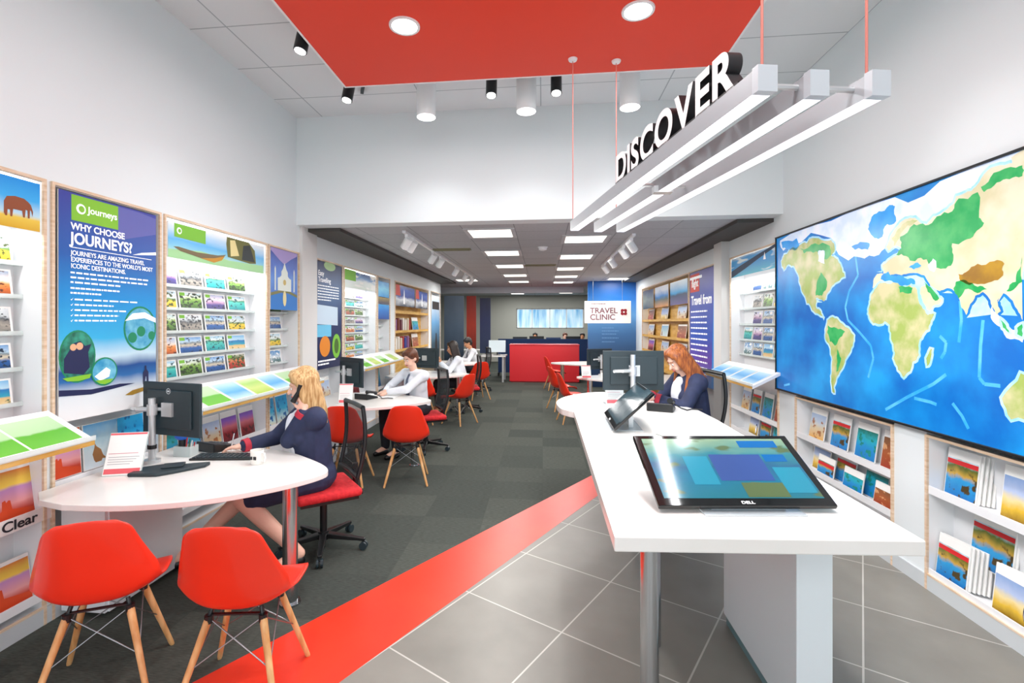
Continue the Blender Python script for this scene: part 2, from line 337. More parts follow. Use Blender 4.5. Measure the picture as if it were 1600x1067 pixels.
# rectangular air grilles
for x, y, wh in ((-1.35, 7.1, 'left'), (-.05, 9.2, 'middle')):
    b = B(); b.box(-.3, .3, -.08, .08, -.012, 0); 
    for q in range(5): b.box(-.28, .28, -.06 + q * .028, -.052 + q * .028, -.018, -.012)
    tag(b.build('air_grille', M('grille_olive', '#8e8a6a', .5), loc=(x, y, ZR)), 'long slatted air grille in the rear ceiling, the %s one' % wh, 'air grille')
b = B(); b.lathe([(.03, -.05), (.055, -.04), (.06, -.01), (.075, 0)], n=20); tag(b.build('smoke_detector', wpaint, None, True, loc=(-.0, 7.05, ZR)), 'round white smoke detector between the ceiling light rows', 'smoke detector')

def tracklight(x, y, z, col, aim, lab, group, power=0, r=.05, L=.16, drop=.07, target=None):
    t = thing('spotlight', lab, 'spotlight', (x, y, z), 0, group)
    b = B(); b.box(-.018, .018, -.05, .05, -.03, 0); b.cyl((0, 0, -.03), (0, 0, -drop - .02), .008); b.build('bracket', col, t)
    T = Euler(aim).to_matrix().to_4x4(); c = Vector((0, 0, -drop - .03))
    b = B(); p0 = c + T @ Vector((0, 0, L * .35)); p1 = c + T @ Vector((0, 0, -L * .65)); b.cyl(p0, p1, r, r, 20); b.build('head', col, t, True)
    b = B(); b.cyl(p1, p1 + T @ Vector((0, 0, -.004)), r * .82, r * .82, 20); b.build('lens', glow, t, True)
    if power: spot('lamp', p1 + T @ Vector((0, 0, -.02)), p1 + T @ Vector((0, 0, -1)), power, 90, t, .04)
    return t
G1 = 'black track spotlights above the red raft'
tracklight(-1.78, 4.35, 3.9, black, (rad(-12), rad(6), 0), 'black spotlight at the far left corner of the red raft', G1, 30)
tracklight(-1.80, 3.52, 3.9, black, (rad(-8), rad(8), 0), 'black spotlight beside the left edge of the red raft', G1, 30)
tracklight(-.46, 4.40, 3.9, black, (rad(-12), 0, 0), 'black spotlight on the black track, the left one', G1, 30)
tracklight(.12, 4.42, 3.9, black, (rad(-12), 0, 0), 'black spotlight on the black track, the right one', G1, 30)
tracklight(1.52, 3.18, 3.9, black, (rad(-12), rad(-8), 0), 'black spotlight beside the right edge of the red raft', G1, 30)
b = B(); b.box(-.58, .42, -.018, .018, -.04, 0); tag(b.build('lighting_track', black, loc=(0, 4.38, ZC)), 'black lighting track behind the far edge of the red raft', 'lighting track')
b = B(); b.box(-.015, .015, -.2, .2, -.03, 0); tag(b.build('lighting_track', black, loc=(-1.68, 4.46, ZC), rot=rad(25)), 'short black lighting track by the left corner of the raft', 'lighting track')
for i, (x, y) in enumerate(((-1.09, 4.52), (-.15, 4.5), (.78, 4.52))):
    t = thing('cylinder_light', 'white surface mounted cylinder light, %s of three' % ['left', 'middle', 'right'][i], 'cylinder light', (x, y, ZC), 0, 'white cylinder lights before the bulkhead')
    b = B(); b.lathe([(.085, -.34), (.09, -.34), (.09, 0), (.0, 0)], n=28); b.build('housing', wpaint, t, True)
    b = B(); b.cyl((0, 0, -.343), (0, 0, -.335), .084, n=28); b.build('lens', glow, t, True)
    spot('lamp', (0, 0, -.36), (0, .25, -2), 25, 110, t, .08)
# white spots on the rear ceiling
G2 = 'white spotlights along the rear ceiling'
b = B(); b.box(-.02, .02, 0, 5.6, -.03, 0); tag(b.build('lighting_track', wpaint, loc=(-1.62, 5.6, ZR)), 'white lighting track on the left of the rear ceiling', 'lighting track')
for i, y in enumerate((5.75, 6.0, 7.15, 7.7, 9.1, 10.2, 11.1)):
    tracklight(-1.62, y, ZR - .03, wpaint, (rad(20), rad(38), 0), 'white spotlight on the left rear track, %s from the front' % ords[i].replace('nearest', 'first'), G2, 14, .05, .14, .05)
b = B(); b.box(-.02, .02, 0, 3.2, -.03, 0); tag(b.build('lighting_track', wpaint, loc=(1.1, 6.1, ZR)), 'white lighting track on the right of the rear ceiling', 'lighting track')
for i, y in enumerate((6.3, 6.9, 8.0, 8.9)):
    tracklight(1.1, y, ZR - .03, wpaint, (rad(20), rad(-38), 0), 'white spotlight on the right rear track, %s from the front' % ords[i].replace('nearest', 'first'), G2, 14, .05, .14, .05)
# hanging strip lights with the lettering
t = thing('strip_pendant', 'three parallel hanging strip lights over the long white counter', 'pendant light', (.65, 2.75, 2.37))
rails = [((.686, 1.629), (.247, 3.849)), ((.863, 1.679), (.435, 3.924)), ((1.057, 1.701), (.611, 3.943))]
def along(a, bb, s_): return Vector((a[0] + (bb[0] - a[0]) * s_ - .65, a[1] + (bb[1] - a[1]) * s_ - 2.75))
for i, (n_, f_) in enumerate(rails):
    dn = Vector((f_[0] - n_[0], f_[1] - n_[1])); Ln = dn.length; ang = math.atan2(dn.y, dn.x) - PI / 2
    T = Matrix.Translation((n_[0] - .65, n_[1] - 2.75, 0)) @ Matrix.Rotation(ang, 4, 'Z')
    b = B(); b.box(-.032, -.030, 0, Ln, .0, .072, T=T); b.box(.030, .032, 0, Ln, 0, .072, T=T); b.box(-.030, .030, 0, Ln, .03, .036, T=T); h = b.build('housing', M('rail_grey', '#b2b8bd', .4, .2), t)
    b = B(); b.box(-.032, .032, -.03, .0, -.002, .080, T=T); b.build('end_cap', M('cap_white', '#c4ccd2', .35), h); b = B(); b.box(-.032, .032, Ln, Ln + .012, -.002, .074, T=T); b.build('end_cap', M('cap_white'), h)
    b = B(); b.box(-.030, .030, .002, Ln - .002, .0, .008, T=T); b.build('diffuser', tube, h)
    l = area('lamp', 0, 0, 0, .04, Ln - .1, 20, (1, 1, 1), t); m_ = T @ Vector((0, Ln / 2, -.012)); l.location = m_; l.rotation_euler = (0, 0, ang)
b = B()
for s_ in (.02, .52):
    p0 = along(*rails[0], s_); p1 = along(*rails[2], s_); b = B(); b.tube([(p0.x, p0.y, .05), (p1.x, p1.y, .05)], .01, 8); b.build('cross_bar', silver, t)
b = B(); m0 = along(*rails[1], .49); b.box(m0.x - .05, m0.x + .05, m0.y - .03, m0.y + .03, -.006, .03)
b.build('joint_block', silver, t)
rw = M('red_cable', '#c9786c', .5)
for x, y, z1 in ((.232, 3.846, 1.33), (.571, 3.912, 1.33), (.70, 1.66, 1.33), (1.06, 1.74, 1.33)):
    b = B(); b.tube([(x - .65, y - 2.75, .09), (x - .65, y - 2.75, z1)], .0035 if y > 3 else .0045, 6); b.build('wire', rw, t)
# letters on the first strip
n_, f_ = rails[0]
dn = Vector((n_[0] - f_[0], n_[1] - f_[1])).normalized(); ang = math.atan2(dn.y, dn.x)
p0 = Vector((.442, 2.868))
t = thing('hanging_sign', 'white letters with black sides reading DISCOVER on top of the strip lights', 'sign', (p0.x, p0.y, 2.449), ang)
x = 0; SX = 1.06; wl = M('letter_white', '#fbfbfb', .4, emit=.15); bl = M('letter_black', '#16161a', .5)
for ch in 'DISCOVER':
    o = text('letter', ch, .215, [wl, bl], t, (x, .0, 0), .026, .0065, sx=SX)
    wd = max(v.co.x for v in o.data.vertices) - min(v.co.x for v in o.data.vertices)
    mn = min(v.co.x for v in o.data.vertices); o.location.x = x - mn * SX; x += wd * SX + .018
b = B(); b.box(-.01, x, -.026, .026, -.004, .006); b.build('base_rail', bl, t)
print('SIGNLEN', x)

# ================================================================== PICTURES FOR LEAFLETS
PI_ = [
 ('sandy beach and blue sea picture', pic([(0, '#e7cfa0'), (.3, '#d9b77c'), (.36, '#2aa0b8'), (.6, '#1e78b8'), (.66, '#bfe0f2'), (1, '#5fb0e4')], .12, 4, '#2d5d3a', .64, 5, .7)),
 ('green forest picture', pic([(0, '#2c4a1c'), (.4, '#5c8b32'), (.6, '#8fb558'), (.72, '#dfe9d2'), (1, '#c7e2ee')], .4, 6, '#22361a', .53, 8)),
 ('grey stone city picture', pic([(0, '#6a6a66'), (.35, '#a29b90'), (.55, '#565a5e'), (.7, '#d5dde0'), (1, '#eef4f6')], .4, 7, '#33383c', .56, 9)),
 ('yellow field picture', pic([(0, '#c9a21a'), (.4, '#e2c53a'), (.5, '#4b7a34'), (.62, '#dfe8e4'), (1, '#a8cfe6')], .25, 5, '#3c4a14', .58, 7)),
 ('purple evening sea picture', pic([(0, '#2c2a5a'), (.35, '#4a3f86'), (.5, '#b58cae'), (.7, '#e6d9e6'), (1, '#9fb6dc')], .2, 5, '#1f2036', .62, 6)),
 ('turquoise lagoon picture', pic([(0, '#0f6f7c'), (.3, '#1fa6a6'), (.55, '#4fc4b8'), (.66, '#2f7f4f'), (.74, '#e8f4f2'), (1, '#74c0e6')], .25, 5, '#0f4a58', .6, 8)),
 ('orange desert picture', pic([(0, '#8a3a16'), (.3, '#cf6a28'), (.5, '#e89a52'), (.62, '#f0ded0'), (1, '#8fb8e0')], .3, 4, '#5a2410', .58, 6)),
 ('snowy mountain picture', pic([(0, '#34503c'), (.3, '#5b7f86'), (.5, '#cfdde6'), (.7, '#6f9ec8'), (1, '#3d7fc0')], .45, 5, '#f4f8fa', .58, 7)),
 ('deep blue harbour picture', pic([(0, '#103a6a'), (.35, '#1c5aa0'), (.5, '#d6c9ae'), (.62, '#7c8a92'), (.7, '#bcd8ec'), (1, '#2f86d0')], .2, 7, '#0e2a44', .6, 9)),
 ('red flower market picture', pic([(0, '#7a1a14'), (.4, '#c23a2a'), (.6, '#d98a5a'), (.75, '#4a6a2e'), (1, '#e4dcc8')], .5, 8, '#2f4a1e', .52, 9)),
]
logo_mats = [greenp, cardw]
def leaf_mesh(kind, wd, ht, back=False):
    """landscape card with a printed photo, white border and a small corner tag"""
    b = B(); b.box(0, wd, 0, .003, 0, ht, 1)
    b.art([(.012, .014), (wd - .012, .014), (wd - .012, ht - .010), (.012, ht - .010)], 1, 0)
    if back: b.art([(wd * .62, ht * .72), (wd * .86, ht * .72), (wd * .86, ht * .9), (wd * .62, ht * .9)], 2, 2)
    else: b.art([(.012, ht * .76), (wd * .26, ht * .76), (wd * .26, ht - .010), (.012, ht - .010)], 2, 2)
    return b
BROK = [
 ('red canyon at sunset cover', dict(p=pic([(0, '#a8281c'), (.2, '#c8402a'), (.34, '#e6a0a0'), (.6, '#c08ac0'), (.66, '#f4d050'), (.78, '#ecc04a'), (1, '#d9482a')], .08, 3, vary=False), art='butte')),
 ('kangaroo on pale sand cover', dict(p=pic([(0, '#d8e4ea'), (.4, '#c8dce0'), (.6, '#a8c8d4'), (.8, '#8fbcd8'), (1, '#6aaee0')], .3, 6, vary=False), art='roo')),
 ('turquoise diving cover', dict(p=pic([(0, '#e8dcc0'), (.2, '#bfe4ea'), (.4, '#38b4dc'), (.7, '#1a9cd8'), (1, '#26b0e4')], .3, 4, '#0f6cae', .6, 5, vary=False), art=None)),
 ('purple sunset skyline cover', dict(p=pic([(0, '#5a1018'), (.3, '#8e2028'), (.5, '#c86a78'), (.7, '#8a5ac0'), (1, '#5a3aa8')], .1, 4, '#4a0c14', .55, 7, .35, vary=False), art=None)),
 ('red banded coast cover', dict(p=pic([(0, '#1870b8'), (.35, '#2c9ad4'), (.45, '#c8a040'), (.65, '#5a6a28'), (.8, '#c8e4f0'), (1, '#e8f4f8')], .3, 4, '#4a3a18', .58, 5, .6, vary=False), art='redband')),
 ('turquoise island cover', dict(p=pic([(0, '#1470b4'), (.3, '#1a8ed0'), (.6, '#20b4c4'), (.8, '#1a7a6a'), (1, '#2fa8dc')], .35, 4, '#0f8a7a', .6, 5, vary=False), art=None)),
 ('golden field and penguin cover', dict(p=pic([(0, '#8a6a14'), (.2, '#e0b83a'), (.35, '#f0dca0'), (.5, '#b8c8e8'), (.8, '#8aa8d8'), (1, '#dfe8f4')], .25, 4, vary=False), art='penguin')),
 ('brown and red figure cover', dict(p=pic([(0, '#9a3018'), (.4, '#a85a30'), (.7, '#8a5a3a'), (1, '#6a4a34')], .4, 4, '#d8a070', .62, 6, vary=False), art=None)),
 ('tall pale tower cover', dict(p=pic([(0, '#e2a84a'), (.35, '#d8c8a8'), (.6, '#c4d4e8'), (1, '#88a8d8')], .2, 4, '#a86a3a', .6, 5, .7, vary=False), art=None)),
]
inks = [M('ink_orange', '#d4481c', .5), M('ink_brown', '#9a6a3a', .5), M('ink_navy', '#1a2c5c', .5), wprint]
def bro_mesh(kind, wd=.2, ht=.28, top=.05):
    b = B(); b.box(0, wd, 0, .008, 0, ht, 1); a = BROK[kind][1]['art']
    zt = ht - top; b.art([(.004, .004), (wd - .004, .004), (wd - .004, zt), (.004, zt)], 1, 0)
    if a == 'butte':
        b.art([(0.004, .02), (.05, .055), (.08, .075), (.085, .12), (.1, .125), (.105, .11), (.115, .12), (.125, .118), (.13, .07), (wd - .02, .045), (wd - .004, .04), (wd - .004, .004), (.004, .004)], 2, 2)
    if a == 'roo':
        b.art([(.07, .05), (.06, .09), (.075, .13), (.08, .155), (.09, .135), (.12, .11), (.135, .07), (.165, .04), (.13, .05), (.12, .035), (.08, .035)], 2, 3)
    if a == 'redband': b.art([(.004, zt - .035), (wd - .004, zt - .035), (wd - .004, zt - .008), (.004, zt - .008)], 2, 4)
    if a == 'penguin':
        b.disc(wd * .8, .075, .024, 2, 5, 20, .06); b.disc(wd * .8 - .004, .07, .014, 3, 6, 20, .045)
    return b
def bmats(kind): return [BROK[kind][1]['p'], cardw, inks[0], inks[1], redc, inks[2], inks[3]]
PROTO = {}
def put_leaf(side, x, y, z, kind, wd, ht, label, group, tilt=-8):
    """side -1: on the left wall, reading towards +y; +1: right wall, reading towards -y"""
    key = ('l', kind, wd, ht, side)
    if key not in PROTO: PROTO[key] = leaf_mesh(kind, wd, ht, side > 0).build('leaflet', [PI_[kind][1], cardw, logo_mats[0] if side < 0 else cardw]); o = PROTO[key]
    else: o = PROTO[key].copy(); COL.objects.link(o)
    o.location = (x, y, z); o.rotation_euler = (rad(tilt), 0, PI / 2 if side < 0 else -PI / 2)
    return tag(o, label, 'leaflet', group)
def put_bro(side, x, y, z, kind, wd, ht, label, group, tilt=-8, top=.05):
    key = ('b', kind, wd, ht, top)
    if key not in PROTO: PROTO[key] = bro_mesh(kind, wd, ht, top).build('brochure', bmats(kind)); o = PROTO[key]
    else: o = PROTO[key].copy(); COL.objects.link(o)
    o.location = (x, y, z); o.rotation_euler = (rad(tilt), 0, PI / 2 if side < 0 else -PI / 2)
    return tag(o, label, 'brochure', group)
nth = ['first', 'second', 'third', 'fourth', 'fifth', 'sixth', 'seventh', 'eighth']
rowname = ['top', 'second', 'third', 'fourth', 'fifth', 'sixth', 'seventh', 'eighth']

# ================================================================== DISPLAY UNITS
def unit(side, y0, y1, label, ztop=2.44, zbot=0, rails=(), lows=(), inner=.185, bm=None, ew=.016, lowm=None, plinth=True, cover=None, led=0):
    """recessed display unit: back panel, sides, wood-edged frame; rails are clear lipped shelves, lows are white pocket shelves"""
    W_ = y1 - y0; sx = XL if side < 0 else XR
    t = thing('display_unit', label, 'display unit', (sx, y0 if side < 0 else y1, 0), PI / 2 if side < 0 else -PI / 2)
    # local: X along the wall left to right, -Y into the room
    bm = bm or panelw
    b = B(); b.box(.004, W_ - .004, inner - .01, inner, zbot, ztop - .01); b.build('back_panel', bm, t)
    for q in (.002, W_ - .016): b = B(); b.box(q, q + .014, 0, inner - .01, zbot, ztop - .01); b.build('side_panel', panelw, t)
    if led:
        b = B(); b.box(.03, W_ - .03, .02, .05, ztop - .032, ztop - .024); b.build('led_strip', M('led_glow', '#ffffff', .5, emit=4), t)
        l = area('lamp', W_ / 2, .045, ztop - .29, W_ - .1, .03, led, (1, 1, 1), t); l.rotation_euler = (rad(18), 0, 0)
    b = B(); b.box(.016, W_ - .016, .002, inner - .01, ztop - .02, ztop - .012); b.build('top_panel', panelw, t)
    b = B(); b.box(.016, W_ - .016, .01, inner - .01, zbot, zbot + .09); b.build('plinth', panelw, t)
    b = B(); e = ew
    b.box(0, e, -.014, 0, zbot + .0, ztop); b.box(W_ - e, W_, -.014, 0, zbot, ztop); b.box(e, W_ - e, -.014, 0, ztop - e, ztop)
    if plinth: b.box(e, W_ - e, -.014, 0, zbot + .09, zbot + .09 + e * .7)
    b.build('frame', edge, t)
    for z in rails:
        b = B(); b.box(.018, W_ - .018, inner - .07, inner - .012, z - .006, z); b.box(.018, W_ - .018, inner - .073, inner - .070, z - .006, z + .018); b.build('leaflet_rail', acry, t)
    for z in lows:
        b = B(); b.box(.018, W_ - .018, .0, inner - .012, z - .014, z); b.box(.018, W_ - .018, -.004, .004, z - .014, z + .035); b.build('pocket_shelf', lowm or panelw, t)
    return t
def slope(side, y0, y1, label, zb=1.17, zf=1.02, proj=.30):
    sx = XL if side < 0 else XR; W_ = y1 - y0
    t = thing('sloped_shelf', label, 'shelf', (sx, y0 if side < 0 else y1, zf), PI / 2 if side < 0 else -PI / 2)
    b = B(); vs = [(x, y, z) for x in (0, W_) for y, z in ((-.015, zb - zf), (-proj, 0), (-proj, -.03), (-.015, zb - zf - .03))]
    b.raw(vs, [(0, 1, 2, 3), (7, 6, 5, 4), (0, 4, 5, 1), (3, 2, 6, 7), (0, 3, 7, 4)], 0); b.raw(vs, [(1, 5, 6, 2)], 1)
    b.build('shelf_board', [panelw, wood], t)
    b = B(); b.box(0, W_, -proj - .006, -proj, -.004, .022); b.build('lip', acry, t); return t
def on_slope(side, y, wd, dp, kind_m, label, group, zb=1.17, zf=1.02, proj=.30, off=.022):
    a = math.atan2(zb - zf, proj - .015); sx = XL if side < 0 else XR
    b = B(); b.box(0, wd, 0, dp, 0, .003, 1); b.face([(.006, .006, .0036), (wd - .006, .006, .0036), (wd - .006, dp - .006, .0036), (.006, dp - .006, .0036)], 0)
    o = b.build('leaflet', [kind_m, cardw])
    px = sx + (proj - off) * (1 if side < 0 else -1)
    o.location = (px, y, zf + off * math.tan(a) + .002); o.rotation_euler = (a, 0, PI / 2 if side < 0 else -PI / 2)
    return tag(o, label, 'leaflet', group)

# left bays -----------------------------------------------------------
R5 = (1.937, 1.757, 1.577, 1.397, 1.217)
unit(-1, *LB[0], led=4, label='wood edged display bay at far left under the elephant picture', rails=(1.97, 1.79, 1.59, 1.395, 1.205), lows=(.60, .15))
unit(-1, *LB[1], 'wood edged bay holding the tall blue poster', lows=(.725,))
unit(-1, *LB[2], led=4.5, label='wide wood edged leaflet bay behind the seated blonde woman', rails=R5, lows=(.58, .2))
unit(-1, *LB[3], 'narrow wood edged bay with the palace poster', rails=R5[1:], lows=(.58, .2))
unit(-1, *LB[5], led=4, label='crowded leaflet bay in the middle of the left wall', rails=[2.02 - .13 * i for i in range(8)], lows=(.55,))
unit(-1, *LB[6], 'narrow bay with two blue pictures behind the man in white', rails=(1.6, 1.4, 1.2), lows=(.55,))
unit(-1, *LB[7], 'honey wood backed bay with book shelves at the left', bm=wood, lowm=wood, rails=(), lows=(1.85, 1.48, 1.12))
unit(-1, *LB[8], 'narrow bay at the far end of the left wall', rails=())
unit(-1, *LB[4], 'bay with a dark blue poster next to the pilaster', lows=(.60,))
slope(-1, 1.15, 2.41, 'sloped leaflet shelf at the far left edge')
slope(-1, 3.26, 5.22, 'long sloped leaflet shelf behind the blonde woman')
slope(-1, 6.48, 8.48, 'sloped leaflet shelf behind the man in white shirt')
def flatpic(c): 
    m = pic(c, .15, 3); N, L, p = nodes(m); sp = [n for n in N if n.type == 'SEPXYZ'][0]
    for l in list(L):
        if l.from_node == sp and l.from_socket.name == 'Z': to = l.to_socket; L.remove(l); L.new(sp.outputs[1], to)
    return m
gm = flatpic([(0, '#6cbc34'), (.45, '#5fb22c'), (.5, '#b4d8a4'), (1, '#c0dcb4')]); bm_ = flatpic([(0, '#c4e0f0'), (.4, '#5aa8e0'), (.6, '#7cbcec'), (1, '#c8e4f4')]); ygm = flatpic([(0, '#a8c84c'), (.4, '#c8d884'), (.7, '#a4cc6c'), (1, '#dce4b8')])
for i, (y, m_, cw) in enumerate(((3.35, gm, 'green'), (3.66, bm_, 'blue'), (3.97, ygm, 'lime green'), (4.28, bm_, 'pale blue'), (4.6, gm, 'green'), (4.9, ygm, 'lime'))):
    on_slope(-1, y, .29, .25, m_, '%s leaflet lying on the long sloped shelf, %s from left' % (cw, nth[i]), 'leaflets on the long sloped shelf')
for i, y in enumerate((1.5, 1.83, 2.10)): on_slope(-1, y, .27, .25, gm, 'green leaflet on the sloped shelf at far left, %s from right' % ['third', 'second', 'first'][i], 'leaflets on the far left sloped shelf')
for i, y in enumerate((6.6, 7.0, 7.4, 7.9)): on_slope(-1, y, .28, .21, ygm if i % 2 else gm, 'green leaflet on the sloped shelf behind the man, %s from left' % nth[i], 'leaflets on the shelf behind the man')
seq = [[4, 2, 5, 1], [3, 1, 4, 5], [1, 2, 8, 3], [6, 8, 5, 0], [5, 1, 8, 9]]
for r in range(5):
    for c, y in enumerate((3.275, 3.565, 3.865, 4.165)):
        k = seq[r][c]; put_leaf(-1, -2.84, y, R5[r] + .002, k, .27, .148, 'landscape leaflet with %s, %s row, %s in the wide bay' % (PI_[k][0], rowname[r], nth[c]), 'leaflets in the wide left bay')
for r, z in enumerate((1.97, 1.79, 1.59, 1.395, 1.205)):
    for c, y in enumerate((1.5, 1.79, 2.08)):
        k = [[0, 3, 3], [2, 5, 6], [1, 7, 2], [5, 6, 8], [0, 1, 0]][r][c]
        put_leaf(-1, -2.84, y, z + .002, k, .265, .148, 'leaflet with %s, %s row, %s from right, far left bay' % (PI_[k][0], rowname[r], nth[2 - c]), 'leaflets in the far left bay')
for r, z in enumerate(R5[1:]):
    k = [1, 8, 3, 7][r]; put_leaf(-1, -2.84, 4.78, z + .002, k, .30, .148, 'landscape leaflet with %s below the palace poster' % PI_[k][0], 'leaflets in the narrow left bay')
for r in range(8):
    for c in range(3):
        k = (r * 3 + c * 2 + r // 2) % 10; put_leaf(-1, -2.85, 6.50 + c * .36, 2.022 - .13 * r, k, .34, .11, 'small leaflet with %s, %s row, %s in the crowded bay' % (PI_[k][0], rowname[r], nth[c]), 'leaflets in the crowded bay')
for r, z in enumerate((1.6, 1.4, 1.2)):
    k = (2, 4, 7)[r]; put_leaf(-1, -2.85, 7.95, z + .002, k, .34, .13, 'small leaflet with %s in the narrow bay behind the man' % PI_[k][0], 'leaflets in the narrow bay')
# brochures below
put_bro(-1, -2.76, 2.15, .605, 0, .27, .29, 'red canyon brochure on the upper low shelf at far left', 'red canyon brochures', top=.02)
put_bro(-1, -2.76, 1.84, .605, 0, .27, .29, 'red canyon brochure, second from the right at far left', 'red canyon brochures', top=.02)
put_bro(-1, -2.76, 2.11, .155, 0, .27, .25, 'red canyon brochure on the lowest shelf at far left', 'red canyon brochures', top=.02)
put_bro(-1, -2.76, 1.80, .155, 0, .27, .25, 'red canyon brochure at the frame edge on the lowest shelf', 'red canyon brochures', top=.02)
for i, (y, k, lb) in enumerate(((2.47, 0, 'red canyon brochure under the tall blue poster'), (2.735, 1, 'kangaroo brochure under the tall blue poster'), (2.98, 2, 'turquoise brochure under the tall blue poster'))):
    put_bro(-1, -2.82, y, .732, k, .25 if i < 2 else .22, .285, lb, 'brochures under the blue poster', -3, top=.004)
for i, (y, k) in enumerate(((3.30, 5), (3.55, 2), (3.80, 8), (4.04, 3), (4.30, 3))):
    put_bro(-1, -2.80, y, .585, k, .22, .27, 'upright brochure with %s, %s under the long sloped shelf' % (BROK[k][0], nth[i]), 'brochures under the long sloped shelf')
put_bro(-1, -2.80, 4.66, .585, 2, .24, .33, 'upright turquoise brochure in the narrow bay', 'brochures under the long sloped shelf'); put_bro(-1, -2.80, 4.93, .585, 2, .24, .33, 'upright turquoise brochure next to the grey pilaster', 'brochures under the long sloped shelf')
put_bro(-1, -2.80, 5.70, .61, 5, .27, .36, 'turquoise brochure under the dark blue poster', 'brochures under the dark poster'); put_bro(-1, -2.80, 6.02, .61, 8, .24, .34, 'pale tower brochure under the dark blue poster', 'brochures under the dark poster')
put_bro(-1, -2.80, 7.0, .56, 3, .28, .34, 'dark red brochure under the crowded bay', 'brochures behind the man'); put_bro(-1, -2.80, 7.92, .56, 5, .36, .40, 'large turquoise brochure beside the seated man', 'brochures behind the man')
t = text('lettering', 'Lake Clear', .085, carddark, None, (-2.70, 2.02, .60)); bpy.data.objects.remove(t)
b = B(); b.box(0, .62, 0, .004, 0, .075); lt = tag(b.build('shelf_label', cardw, loc=(-2.712, 1.82, .572), rot=PI / 2), 'white label strip reading Lake Clear at far left', 'label')
text('lettering', 'Lake Clear', .072, carddark, lt, (.19, -.003, .014), bold=.0012, sx=1.1)

# ---- posters
def poster(name, side, x, y, z, wd, ht, mats, label, fn=None, cat='poster', th=.008):
    b = B(); b.box(0, wd, 0, th, 0, ht, 1); b.art([(.0, .0), (wd, .0), (wd, ht), (.0, ht)], 1, 0)
    if fn: fn(b)
    o = b.build(name, mats, loc=(x, y, z), rot=PI / 2 if side < 0 else -PI / 2); return tag(o, label, cat)
def lines(b, x0, z, n, wd, lh, dz, mi, seed=1, lay=2):
    rr = random.Random(seed)
    for i in range(n):
        x = x0; end = x0 + wd * (1 if i < n - 1 else .6)
        while x < end:
            l = rr.uniform(.015, .05) * wd / .5; b.art([(x, z), (min(x + l, end), z), (min(x + l, end), z + lh), (x, z + lh)], lay, mi); x += l + .008 * wd / .5
        z -= dz
elesky = pic([(0, '#d8a820'), (.22, '#e8c84a'), (.3, '#bfe0f0'), (.6, '#3aaef0'), (1, '#0f8fe4')], .05, 5, vary=False)
def elephant(b):
    b.art([(.945 + (x_ - .6) * .44, .055 + (z_ - .05) * .66) for x_, z_ in [(.60, .07), (.60, .16), (.63, .20), (.72, .215), (.82, .21), (.87, .19), (.90, .17), (.925, .12), (.92, .08), (.905, .12), (.89, .13), (.885, .06), (.865, .06), (.86, .12), (.84, .125), (.83, .06), (.81, .06), (.80, .11), (.70, .11), (.69, .05), (.67, .05), (.665, .10), (.64, .10), (.635, .05), (.615, .05)]], 3, 2)
poster('header_picture', -1, XL + .004, 1.25, 2.145, 1.125, .26, [elesky, cardw, M('ink_elephant', '#8e4a28', .6)], 'blue sky header picture with a brown elephant on yellow grass', elephant, 'picture')
